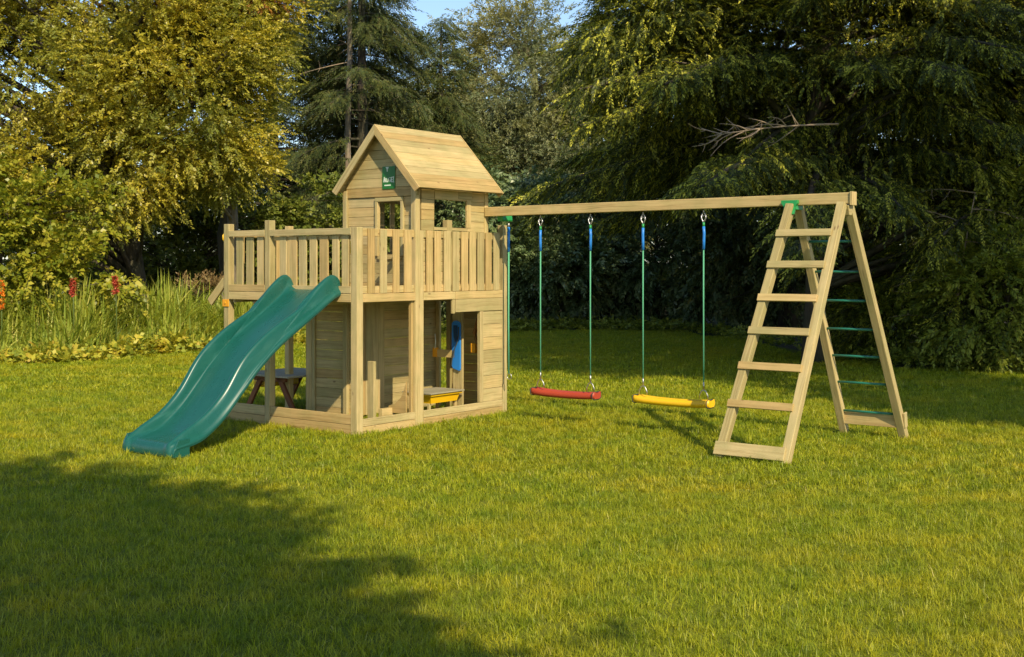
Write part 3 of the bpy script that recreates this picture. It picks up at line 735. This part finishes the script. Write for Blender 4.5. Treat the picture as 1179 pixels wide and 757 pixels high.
# ------------------------------------------------------------------ trees
def unit(v): return v/np.maximum(np.linalg.norm(v, axis=-1, keepdims=True), 1e-6)
def sprays(base, dirs, length, k, leafL, leafW, up_bias=.8, spread=.9, fold=.15, droop=.15, jit=.35):
    """vectorised leaf sprays; base (S,3), dirs (S,3)"""
    S_ = len(base); dirs = unit(dirs)
    nrm = unit(np.array([0, 0, up_bias])+RNG.normal(0, .45, (S_, 3))); side = unit(np.cross(dirs, nrm)); nrm = unit(np.cross(side, dirs))
    tt = (np.arange(k)+.4)/k; sg = np.where(np.arange(k) % 2 == 0, 1., -1.)
    ln = length*RNG.uniform(.7, 1.25, S_)
    pos = base[:, None, :]+dirs[:, None, :]*(tt[None, :, None]*ln[:, None, None])
    pos[..., 2] -= droop*ln[:, None]*(tt[None, :]**2)
    ang = spread*(1-.55*tt)[None, :, None]
    ld = dirs[:, None, :]*np.cos(ang)+side[:, None, :]*(np.sin(ang)*sg[None, :, None])+RNG.normal(0, jit*.5, (S_, k, 3))
    ld[..., 2] -= droop; ld = unit(ld)
    ln_ = unit(nrm[:, None, :]+RNG.normal(0, jit, (S_, k, 3))); sd = unit(np.cross(ld, ln_)); ln_ = np.cross(sd, ld)
    L = leafL*RNG.uniform(.65, 1.25, (S_, k, 1))*(1-.25*tt[None, :, None]); W = L*leafW/leafL
    p0 = pos; pa = pos+ld*L*.45+sd*W*.5+ln_*W*fold; pb = pos+ld*L*.45-sd*W*.5+ln_*W*fold; p1 = pos+ld*L-ln_*L*.08
    V = np.stack([p0, pa, p1, pb], 2).reshape(-1, 3)
    n = S_*k; flat = np.arange(4*n); sz = np.full(n, 4)
    # twigs: slim triangles
    tw = np.stack([base+side*.004, base-side*.004, base+dirs*ln[:, None]-np.array([0, 0, 1])*(droop*ln)[:, None]], 1).reshape(-1, 3)
    V = np.concatenate([V, tw]); flat = np.concatenate([flat, np.arange(3*S_)+4*n]); sz = np.concatenate([sz, np.full(S_, 3)])
    rs = RNG.random((S_, 1))*.5+RNG.random((S_, k))*.5
    rnd = np.concatenate([rs.ravel(), np.zeros(S_)]); mi = np.concatenate([np.zeros(n), np.ones(S_)])
    return V, flat, sz, rnd, mi
def tube_np(pts, rad, seg=6):
    mb = MB(); mb.tube(pts, rad, seg); return mb
def curve_pts(a, b, sag, n=6, wob=.08):
    a = Vector(a); b = Vector(b); L = (b-a).length; out = []
    o = Vector((random.uniform(-1, 1), random.uniform(-1, 1), random.uniform(-1, 1)))*wob*L
    for i in range(n+1):
        u = i/n; out.append(a.lerp(b, u)+o*math.sin(math.pi*u)+Vector((0, 0, sag*L*math.sin(math.pi*u))))
    return out
def sample_clumps(blobs, n, shell=.55):
    """blobs: list of (cx,cy,cz,rx,ry,rz,weight)"""
    B = np.array(blobs, float); p = B[:, 6]/B[:, 6].sum(); i = RNG.choice(len(B), n, p=p)
    d_ = unit(RNG.normal(0, 1, (n, 3))); r = RNG.uniform(shell**3, 1, (n, 1))**(1/3)
    return B[i, :3]+d_*r*B[i, 3:6], unit(d_*r/B[i, 3:6])
def tree(name, loc, height, tr_r, blobs, nclump, per, crad, spr, leafmat, label, cat, bark=BARK, group=None, trunk_pts=None, shell=.45, flat=.55, limbs=.5, tipdroop=.1, minz=0, outward=.9, trunk_name='trunk', twig=None):
    """blobs in world coordinates relative to loc"""
    root = empty(name, (loc[0], loc[1], 0)); tag(root, label, cat, group)
    C, D = sample_clumps(blobs, nclump, shell)
    keep = C[:, 2] > minz; C, D = C[keep], D[keep]
    # trunk
    mb = MB(); tp = trunk_pts or [(random.uniform(-.02, .02)*i*height*.3, random.uniform(-.02, .02)*i*height*.3, height*.8*i/7-.05*(i == 0)) for i in range(8)]
    tp = [Vector(p) for p in tp]; n = len(tp)
    mb.tube(tp, [tr_r*(1.45 if i == 0 else 1)*(1-.8*i/(n-1)) for i in range(n)], 12)
    m = int(len(C)*limbs)
    for c in C[RNG.choice(len(C), m, replace=False)] if m else []:
        zt = min(max(c[2]-.35*np.hypot(c[0], c[1])-.3, height*.12), height*.74); f = zt/(tp[-1].z) * (n-1); i = min(int(f), n-2)
        a = tp[i].lerp(tp[i+1], min(f-i, 1)); L = (Vector(c)-a).length
        mb.tube(curve_pts(a, c, .05), [max(.012, min(tr_r*.4, .02*L+.015)*(1-.85*q/6)) for q in range(7)], 5, caps=False)
    mb.build(trunk_name, bark, root)
    # crown
    off = unit(RNG.normal(0, 1, (len(C), per, 3)))*(RNG.random((len(C), per, 1))**(1/2.2))*np.array([1, 1, flat])*crad*RNG.uniform(.6, 1.3, (len(C), 1, 1))
    base = (C[:, None, :]+off).reshape(-1, 3); dd = (unit(off)*.7+D[:, None, :]*outward+RNG.normal(0, .35, off.shape)).reshape(-1, 3); dd[:, 2] -= tipdroop
    k = base[:, 2] > minz+.03; base, dd = base[k], dd[k]
    V, fl, sz, rnd, mi = sprays(base, dd, **spr)
    me = mesh_from_np('crown', V, fl, sz, rnd, mi)
    link('crown', me, [leafmat, twig or bark], root)
    return root

GOLD = leaf_mat('golden_leaves', [(.13, .15, .02), (.36, .34, .03), (.58, .49, .045), (.72, .58, .10)], trans=.4, rough=.4, spec=.5, patch=(.20, .25, .05), patch_scale=.5)
HAZEL = leaf_mat('hazel_leaves', [(.10, .15, .015), (.21, .25, .022), (.36, .35, .03), (.52, .45, .06)], trans=.38, rough=.4)
RUSSET = leaf_mat('russet_leaves', [(.16, .09, .02), (.30, .13, .03), (.44, .20, .04), (.36, .28, .04)], trans=.35)
DARKCON = leaf_mat('dark_conifer', [(.03, .055, .014), (.055, .085, .02), (.10, .12, .026), (.20, .18, .04)], trans=.15)
WILLOW = leaf_mat('grey_green_leaves', [(.09, .13, .06), (.15, .19, .09), (.23, .26, .12), (.36, .35, .16)], trans=.3, rough=.4, patch=(.32, .29, .08), patch_scale=.22)
LAUREL = leaf_mat('laurel_leaves', [(.05, .09, .035), (.10, .155, .055), (.17, .23, .085), (.28, .34, .13)], trans=.2, rough=.35, spec=.6)
THUJA = leaf_mat('thuja_fronds', [(.024, .036, .007), (.042, .060, .010), (.09, .115, .016), (.46, .47, .05), (.74, .68, .09)], trans=.32)  # ramp paints light in: bright end for sunlit sprays, dark end for shadow
SHRUB = leaf_mat('shrub_leaves', [(.07, .11, .015), (.16, .21, .024), (.32, .36, .04), (.52, .52, .08)], trans=.35)  # colours raised so the shaded right-hand shrubs look sunlit

# left golden tree, two stems
GS = dict(length=.38, k=15, leafL=.095, leafW=.052, up_bias=.9, spread=1.1, droop=.12, jit=.6)
tree('golden_tree', (-9.5, 30.6), 12, .34, [(-2.5, -1.2, 6.6, 3.6, 2.6, 3.0, 1.2), (1.2, -1.5, 6.4, 2.4, 2.2, 2.8, 1), (-.6, -1, 9.0, 4.5, 3, 2.4, 1.2), (-4.6, -1, 5.0, 2.2, 2, 2.4, .6), (-4.4, -1, 8.2, 2.6, 2, 2.2, 1.0), (-1.2, -1.6, 4.4, 3.2, 1.8, 1.6, 1.0), (1.8, -.8, 5.2, 1.6, 1.4, 1.6, .4)],
     420, 42, .95, GS, GOLD, 'big broadleaf tree with golden yellow green leaves and dark thick trunk on the left', 'tree', shell=.35,
     trunk_pts=[(0, 0, -.05), (.05, 0, 1), (-.1, 0, 2.2), (-.3, 0, 3.6), (-.2, 0, 5.2), (.1, 0, 7), (.2, 0, 9), (.2, 0, 10.5)], limbs=.35, minz=2.3)
tree('golden_tree', (-7.35, 31.6), 10, .2, [(-.2, -1.5, 6.3, 1.7, 1.6, 2.2, 1), (.0, -1.2, 8.6, 2.0, 1.8, 2.0, 1), (.1, -1.4, 4.3, 1.1, 1.1, .9, .3)],
     150, 38, .7, GS, GOLD, 'slimmer golden leaved tree with pale knobbly stem, just left of the tower railing', 'tree', bark=BARK_PALE, shell=.3, limbs=.4, minz=3.0)
tree('russet_tree', (-7.9, 33.5), 12, .22, [(.0, -3.6, 8.7, 2.3, .9, .75, 1)], 50, 34, .7, GS, RUSSET, 'tree with rusty red autumn leaves at the top edge above the golden tree', 'tree', shell=.3, limbs=.4)
HZ = dict(length=.35, k=9, leafL=.13, leafW=.10, up_bias=.7, spread=1.1, droop=.3, jit=.5)
tree('hazel_bush', (-11.2, 26.6), 4.4, .09, [(-.5, 0, 2.0, 2.0, 1.4, 1.9, 1.4), (1.5, .2, 1.5, 1.0, 1.0, 1.3, .6), (-1.3, 0, 3.7, 1.8, 1.2, 1.4, .9), (.9, .3, 3.0, 1.3, .9, .9, .35)], 105, 26, .62, HZ, HAZEL,
     'rounded bush of large yellow green leaves behind the tall grass at far left', 'bush', shell=.4, limbs=.5, minz=.15)
tree('understory_bush', (-8.8, 35.0), 4.2, .07, [(0, 0, 2.4, 3.0, 1.0, 2.4, 1), (3.6, .5, 2.2, 2.4, 1.0, 2.2, 1), (-4.5, 0, 2.6, 3.2, 1.0, 2.6, 1)], 260, 34, .6, HZ, leaf_mat('understory_leaves', [(.07, .10, .016), (.14, .18, .022), (.28, .29, .04)], .25),
     'dark leafy bush under the golden tree, beside its trunk', 'bush', shell=.2, limbs=.4, minz=.1)

# dark conifers behind the tower
def conifer(name, loc, height, rad, nb, label, m=DARKCON, zb=.8, frond=.55, per=26, bark=BARK, tr=.2, group=None, power=.8, k=14, leafL=.12, leafW=.028, droopy=.35, azr=None, cat='tree', maxz=99, dens=1.0):
    root = empty(name, (loc[0], loc[1], 0)); tag(root, label, cat, group)
    mb = MB(); mb.tube([(0, 0, -.05), (.03, 0, height*.3), (-.03, 0, height*.6), (0, 0, height*.98)], [tr*1.3, tr, tr*.6, .02], 10)
    bases = []; dirs = []
    for i in range(nb):
        f = RNG.random()**1.1; z = zb+(height-zb)*f
        if z > maxz: continue
        r = rad*(1-f)**power*RNG.uniform(.65, 1.15)+.25
        az = RNG.uniform(0, 2*np.pi) if azr is None else RNG.uniform(*azr)
        h = np.array([np.cos(az), np.sin(az), 0]); rise = RNG.uniform(-.05, .25)
        q = [Vector((h[0]*r*u, h[1]*r*u, z+rise*r*u-droopy*r*u*u*.8)) for u in np.linspace(0, 1, 7)]
        mb.tube(q, [max(.008, .018*r*(1-.8*j/6)) for j in range(7)], 5, caps=False)
        n = max(4, int(per*r*dens)); u = RNG.uniform(.22, 1.02, n)**.8
        p = np.stack([h[0]*r*u, h[1]*r*u, z+rise*r*u-droopy*r*u*u*.8], 1)
        sd = np.array([-h[1], h[0], 0]); lat = RNG.choice([-1, 1], n)*RNG.uniform(.2, 1, n)
        wid = .28*r*(1.1-u)+.12
        p = p+sd*(lat*wid*RNG.random(n))[:, None]+RNG.normal(0, .06, (n, 3))
        dd = h*.8+sd*lat[:, None]*.8+np.array([0, 0, -.45])+RNG.normal(0, .25, (n, 3))
        bases.append(p); dirs.append(dd)
    mb.build('trunk', bark, root)
    base = np.concatenate(bases); dd = np.concatenate(dirs); kk = base[:, 2] > .1
    V, fl, sz, rnd, mi = sprays(base[kk], dd[kk], length=frond, k=k, leafL=leafL, leafW=leafW, up_bias=.9, spread=.75, droop=.3, jit=.2)
    link('crown', mesh_from_np('crown', V, fl, sz, rnd, mi), [m, bark], root)
    return root
conifer('conifer_tree', (-5.0, 40.5), 17, 3.2, 150, 'dark conifer rising directly behind the tower, left of the hut roof', frond=.6, per=48)
conifer('conifer_tree', (-8.3, 42), 18, 3.4, 130, 'dark conifer filling the gap between the golden trees and the pale bare trunk', frond=.65, per=40)
conifer('conifer_tree', (-2.6, 44.5), 11.0, 2.6, 120, 'shorter dark conifer behind the ridge of the hut roof', frond=.6, per=42)
# pale bare trunk with dead twigs
root = empty('bare_tree', (-5.4, 40.2, 0)); tag(root, 'tall thin pale trunk with bare dead branches left of the hut', 'tree')
mb = MB(); mb.tube([(0, 0, 0), (.02, 0, 3), (-.05, 0, 6), (.03, 0, 9), (0, 0, 12)], [.12, .11, .10, .09, .06], 10)
mb.build('trunk', BARK_PALE, root)
mb = MB()
for i in range(9):
    z = random.uniform(6.5, 11.5); a = random.uniform(0, 6.28); L = random.uniform(.6, 2.6); e = Vector((math.cos(a)*L, math.sin(a)*L*.6, z+random.uniform(-.3, .5)*L))
    q = curve_pts((0, 0, z), e, .05, 6, .08); mb.tube(q, [.022*(1-.8*j/6) for j in range(7)], 5, caps=False)
    for _ in range(4):
        j = random.randrange(2, 6); e2 = q[j]+Vector((random.uniform(-.5, .5), random.uniform(-.4, .4), random.uniform(-.25, .45))); mb.tube(curve_pts(q[j], e2, 0, 3, .1), [.009, .007, .005, .003], 4, caps=False)
mb.build('dead_branches', BARK_DEAD, root)

WS = dict(length=.55, k=14, leafL=.17, leafW=.05, up_bias=.4, spread=.9, droop=.35, jit=.5)
tree('willow_tree', (1.0, 50), 14, .35, [(-.6, 0, 9.0, 3.4, 2.5, 3.6, 1.2), (-2.0, -1, 5.4, 3.2, 2.2, 3.0, 1), (2.0, -1, 5.5, 3.0, 2.2, 3.0, 1)],
     420, 38, 1.05, WS, WILLOW, 'tall grey green fine leaved tree in the middle distance above the hut roof', 'tree', shell=.25, limbs=.3, flat=.9, bark=BARK_PALE)
tree('willow_tree', (-3.2, 52), 12, .28, [(-.2, 0, 6.2, 2.4, 2.2, 3.4, 1), (.3, 0, 3.6, 2.8, 2, 2.2, .7)],
     190, 34, 1.0, WS, WILLOW, 'grey green tree farther back with bare branch tips against the blue gap of sky', 'tree', shell=.25, limbs=.5, flat=.9, bark=BARK_DEAD)
LS = dict(length=.42, k=10, leafL=.17, leafW=.075, up_bias=.8, spread=1.0, droop=.4, jit=.35)
for i, (x, y, h, r, lb) in enumerate([(1.2, 38.3, 4.8, 2.2, 'dark glossy laurel bush just right of the tower, behind the red swing'), (4.6, 38.8, 6.2, 2.7, 'tallest dark glossy laurel bush, behind the yellow swing'), (8.2, 37.5, 5.8, 2.6, 'dark laurel bush behind the climbing ladder')]):
    tree('laurel_bush', (x, y), h*.9, .12, [(0, 0, h*.5, r, 1.8, h*.5, 1), (.3, -.3, h*.32, r*1.1, 1.9, h*.33, .7)], 150, 34, .62, LS, LAUREL, lb, 'bush', shell=.62, limbs=.3, minz=.05, group='dark laurels behind the swings')
tree('laurel_bush', (-1.8, 40.5), 4.4, .12, [(0, 0, 2.6, 2.4, 1.6, 2.7, 1)], 110, 30, .62, LS, LAUREL, 'dark bush seen behind the tower, at the gap under its deck', 'bush', shell=.5, limbs=.3, minz=.05, group='dark laurels behind the swings')
# backing wood far away
FAR = leaf_mat('far_wood_leaves', [(.02, .035, .012), (.04, .06, .02), (.07, .09, .03)], .2)
C, D = sample_clumps([(x, 62+random.uniform(-2, 2), 3.4, 3.2, 2.5, 4.2, 1) for x in range(-30, 36, 3)], 1000, .2)
off = unit(RNG.normal(0, 1, (len(C), 26, 3)))*(RNG.random((len(C), 26, 1))**.5)*1.3
base = (C[:, None]+off).reshape(-1, 3); k = base[:, 2] > 0
V, fl, sz, rnd, mi = sprays(base[k], (unit(off)+D[:, None]).reshape(-1, 3)[k], length=.7, k=9, leafL=.3, leafW=.16, droop=.2)
tag(link('far_wood', mesh_from_np('far_wood', V, fl, sz, rnd, mi), [FAR, BARK]), 'dark mass of far woodland closing the view behind the garden trees', 'woodland', kind='stuff')

# big conifers on the right
TH = dict(k=16, leafL=.105, leafW=.036)
conifer('spreading_conifer', (6.6, 25.6), 17, 6.2, 150, 'large drooping conifer whose boughs hang over the swings and ladder', m=THUJA, zb=3.6, frond=.5, per=52, tr=.34, power=.75, droopy=.3, azr=(math.pi*.72, math.pi*2.05), maxz=11.5, bark=BARK, **TH)
conifer('spreading_conifer', (11.2, 25.0), 16, 5.2, 120, 'second large conifer behind the shrubs at the right edge', m=THUJA, zb=1.4, frond=.5, per=36, tr=.32, power=.75, droopy=.3, azr=(math.pi*.6, math.pi*1.9), maxz=11.0, bark=BARK, **TH)
tree('evergreen_tree', (7.6, 33), 11, .3, [(0, 0, 3.2, 3.4, 1.6, 3.4, 1), (0, .5, 8, 4.5, 1.6, 3.6, 1), (5, 0, 4, 3.6, 1.6, 4, 1), (-3.2, .5, 6.8, 2.2, 1.4, 3.2, .7)], 360, 30, .95, dict(length=.5, k=10, leafL=.18, leafW=.07, droop=.3), DARKCON, 'dark evergreen tree standing deep behind the climbing ladder', 'tree', shell=.1, limbs=.2)
TF = dict(length=.42, k=16, leafL=.09, leafW=.036, up_bias=.9, spread=.8, droop=.25, jit=.2)
tree('hanging_conifer', (5.9, 23.6), 12, .2, [(-2.6, 0, 6.6, 2.6, 1.6, 2.2, 1), (1.5, -.4, 5.8, 3.2, 1.8, 2.6, 1.3), (0, 0, 8.8, 5, 2, 2, 1.2), (3.5, 0, 3.0, 2.6, 1.4, 2.4, .9)],
     300, 34, .72, TF, THUJA, 'nearest dark conifer with some sprays coloured yellow green as if sunlit, its hanging sprays just above the swing beam', 'tree', shell=.2, limbs=.25, minz=.4, flat=.55, tipdroop=.22, outward=.8)
tree('hanging_conifer', (10.6, 23.8), 12, .2, [(0, 0, 6.2, 2.8, 1.6, 3.2, 1.3), (0, 0, 9.2, 4, 2, 2, .6)],
     170, 34, .72, TF, THUJA, 'conifer with hanging green sprays at the right edge of the picture, above the shrubs', 'tree', shell=.2, limbs=.25, minz=.4, flat=.55, tipdroop=.22, outward=.8)
tree('evergreen_tree', (-6.6, 44.5), 15, .25, [(0, 0, 4.5, 2.8, 1.4, 4.6, 1), (.2, 0, 10, 2.3, 1.4, 3.6, 1), (3.8, 0, 3.6, 2.2, 1.2, 3.6, .7), (3.2, 0, 8, 1.2, 1, 2.2, .3)], 420, 34, .95, dict(length=.55, k=11, leafL=.16, leafW=.05, droop=.35), DARKCON,
     'dense dark evergreen behind the pale bare trunk, left of the hut', 'tree', shell=.1, limbs=.2)
# pale dead branches under the conifer
root = empty('dead_branch', (4.9, 20.0, 0)); tag(root, 'pale dead forked branch showing under the conifer boughs above the beam', 'dead branch')
mb = MB()
q = curve_pts((.9, 1.6, 4.4), (-1.7, -.3, 3.98), .05, 10, .06); mb.tube(q, [.022*(1-.08*j) for j in range(11)], 6, caps=False)
for j in (3, 4, 5, 6, 7, 8, 9):
    for s2 in (1, -1):
        e = q[j]+Vector((random.uniform(-.9, -.2), random.uniform(-.4, .4), s2*random.uniform(.05, .45))); r_ = curve_pts(q[j], e, 0, 5, .12); mb.tube(r_, [.014, .012, .01, .008, .006, .003], 5, caps=False)
        for _ in range(2): e2 = r_[3]+Vector((random.uniform(-.4, .1), random.uniform(-.2, .2), random.uniform(-.25, .25))); mb.tube(curve_pts(r_[3], e2, 0, 3, .1), [.007, .006, .004, .002], 4, caps=False)
mb.build('branches', BARK_DEAD, root)
root = empty('dead_branch', (8.3, 21.9, 0)); tag(root, 'thin pale dead twigs in the dark gap right of the rear ladder leg', 'dead branch')
mb = MB()
st_ = curve_pts((-.2, .5, 0), (.1, .1, 3.2), .0, 10, .05); mb.tube(st_, [.03*(1-.07*j) for j in range(11)], 6)
for i_ in range(10):
    a_ = st_[1+i_ % 10]; b_ = a_+Vector((random.uniform(.3, 1.3)*random.choice((-1, 1)), random.uniform(-.3, .3), random.uniform(-.5, .5)))
    q = curve_pts(a_, b_, .05, 6, .12); mb.tube(q, [.013*(1-.12*j) for j in range(7)], 5, caps=False)
    for j in (2, 4): mb.tube(curve_pts(q[j], q[j]+Vector((random.uniform(-.35, .35), 0, random.uniform(-.3, .2))), 0, 3, .1), [.007, .006, .004, .002], 4, caps=False)
mb.build('twigs', BARK_DEAD, root)
# right-hand shrubs
SS = dict(length=.38, k=10, leafL=.13, leafW=.05, up_bias=.8, spread=.95, droop=.3, jit=.4)
for x, y, h, r, lb in [(9.0, 21.9, 2.4, 1.4, 'leafy green shrub at the lawn edge, at the right edge of the picture'), (7.6, 24.6, 2.2, 1.2, 'dark leafy shrub at the lawn edge behind the rear ladder legs'), (9.6, 22.4, 3.9, 1.2, 'taller yellow green shrub rising at the right edge of the picture')]:
    tree('leafy_shrub', (x, y), h, .06, [(0, 0, h*.5, r, r*.8, h*.5, 1)], 60, 30, .5, SS, SHRUB, lb, 'shrub', shell=.4, limbs=.6, minz=.05, group='shrubs at the right lawn edge')

# trees behind and beside the photographer, known by their shadows on the lawn
BIG = dict(length=.6, k=8, leafL=.26, leafW=.15, droop=.2)
tree('garden_tree', (-1.95, -2.1), 11, .3, [(-.2, 0, 7.6, 4.1, 3.4, 2.9, 1), (2.6, -1.9, 6.8, 2.2, 2.0, 1.9, .6), (1.6, -.4, 7.4, 2.6, 2.4, 2.2, .5)], 330, 40, 1.0, BIG, SHRUB, 'tree behind the camera that shades the near left lawn', 'tree', shell=.1, limbs=.2)
tree('garden_tree', (10.3, 9.6), 9, .25, [(0, 0, 6.8, 2.5, 2.4, 2.0, 1)], 44, 32, .9, BIG, SHRUB, 'smaller tree just outside the right edge that shades the lawn beside the ladder', 'tree', shell=.1, limbs=.2)
tree('garden_tree', (9.6, 10.4), 17, .32, [(0, 0, 12.2, 3.6, 3.2, 3.0, 1), (3.5, 2, 11.5, 3, 2.8, 2.6, .3)], 110, 36, 1.0, BIG, SHRUB, 'taller tree outside the right edge that shades the lawn behind the swings', 'tree', shell=.1, limbs=.2)

# ------------------------------------------------------------------ planting at the left
BED = leaf_mat('tall_grass_blades', [(.14, .20, .03), (.28, .36, .045), (.44, .48, .07), (.60, .54, .14)], trans=.4)
n = 11000
X = RNG.uniform(-14.5, -4.2, n); e0 = np.interp(X, [p[0] for p in edge[:14]], [p[1] for p in edge[:14]]); Y = e0+.35+.45*np.sin(X*2.1+.6)+RNG.random(n)**1.1*3.2
cl = .75+.35*np.sin(X*1.9+1)*np.sin(X*.83+Y*1.3)
ex = RNG.normal(0, .12, n)
P = np.stack([X, Y, np.zeros(n)], 1); Hh = RNG.normal(1.25, .25, n)*cl*np.clip((Y-e0)/2.2+.25, .35, 1.15); Hh = np.clip(Hh, .25, 1.9)
V, fl, sz, rr = blades(P, Hh, RNG.uniform(.025, .065, n), np.clip(np.abs(RNG.normal(.5, .38, n)), 0, 1.7), RNG.beta(2, 2.2, n), segs=3, curve=.8)
tag(link('tall_grass', mesh_from_np('tall_grass', V, fl, sz, rr), BED), 'bed of tall arching grass blades along the left lawn edge', 'tall grass', kind='stuff')
COVER = leaf_mat('ground_cover_leaves', [(.16, .21, .03), (.32, .36, .04), (.56, .50, .05), (.48, .32, .06)], trans=.35)
n = 3000; X = RNG.uniform(-14.5, -3.6, n); e0 = np.interp(X, [p[0] for p in edge[:14]], [p[1] for p in edge[:14]]); Y = e0-.1+.5*np.sin(X*1.7)+RNG.uniform(-.6, 1.9, n)*(.5+.5*np.sin(X*4.3)**2)
base = np.stack([X, Y, RNG.random(n)**2*.3*(.6+.5*np.sin(X*2.3)*np.sin(X*.9+2))+.01], 1); dd = RNG.normal(0, 1, (n, 3)); dd[:, 2] = np.abs(dd[:, 2])*.5
V, fl, sz, rnd, mi = sprays(base, dd, length=.25, k=7, leafL=.13, leafW=.09, droop=.1)
tag(link('ground_cover', mesh_from_np('ground_cover', V, fl, sz, rnd, mi), [COVER, BED]), 'low mixed yellow and green ground cover leaves in front of the tall grass', 'ground cover', kind='stuff')
# leaf litter and low growth along the middle and right lawn edge
n = 3600; X = RNG.uniform(-4, 13, n); e0 = np.interp(X, [p[0] for p in edge[:14]], [p[1] for p in edge[:14]]); Y = e0+RNG.uniform(-.2, 2.2, n)
base = np.stack([X, Y, RNG.uniform(.01, .22, n)], 1); dd = RNG.normal(0, 1, (n, 3)); dd[:, 2] = np.abs(dd[:, 2])*.5
V, fl, sz, rnd, mi = sprays(base, dd, length=.22, k=7, leafL=.11, leafW=.06, droop=.1)
tag(link('edge_undergrowth', mesh_from_np('edge_undergrowth', V, fl, sz, rnd, mi), [SHRUB, BARK]), 'low dark undergrowth where the lawn meets the trees on the right', 'undergrowth', kind='stuff')

FLR = leaf_mat('red_flower', [(.34, .04, .03), (.48, .07, .04), (.56, .16, .08)], trans=.25)
FLO = leaf_mat('orange_flower', [(.75, .12, .02), (.85, .28, .02), (.85, .42, .04)], trans=.25)
STEM = leaf_mat('flower_stem', [(.06, .1, .02), (.12, .16, .03)], trans=.1)
def spike(u, v, Y, hz, m, label):
    x = (u-589.5)/1397*Y; zt = H-(v-HOR)*Y/1397
    root = empty('flower_spike', (x, Y, 0)); tag(root, label, 'flower', 'flower spikes standing in the tall grass')
    MB().tube([(0, 0, 0), (.02, 0, zt*.5), (0, 0, zt)], [.015, .012, .006], 6).build('stem', STEM, root)
    n = 90; tt = RNG.random(n); base = np.stack([RNG.normal(0, .012, n), RNG.normal(0, .012, n), zt-hz*tt], 1)
    dd = RNG.normal(0, 1, (n, 3)); dd[:, 2] = dd[:, 2]*.3-.2
    V, fl, sz, rnd, mi = sprays(base, dd, length=.05, k=3, leafL=.065, leafW=.035, droop=.1)
    link('blossom', mesh_from_np('blossom', V, fl, sz, rnd, mi), [m, STEM], root)
spike(133, 317, 25.3, .38, FLR, 'tallest bright red flower spike, right of the others')
spike(84, 320, 25.0, .34, FLR, 'coral red flower spike between the orange clump and the tallest spike')
spike(1, 322, 24.4, .6, FLO, 'orange red flower spike at the left edge of the picture')
tree('russet_shrub', (-7.6, 29.6), 1.9, .03, [(0, 0, 1.3, .5, .3, .2, 1)], 9, 9, .25, dict(length=.28, k=7, leafL=.12, leafW=.045, droop=-.3), leaf_mat('russet_brown', [(.18, .12, .05), (.26, .17, .07), (.34, .28, .12)], .25), 'small reddish brown shrub behind the tall grass, left of the tower', 'shrub', shell=.2, limbs=1, outward=.2, tipdroop=-.8)
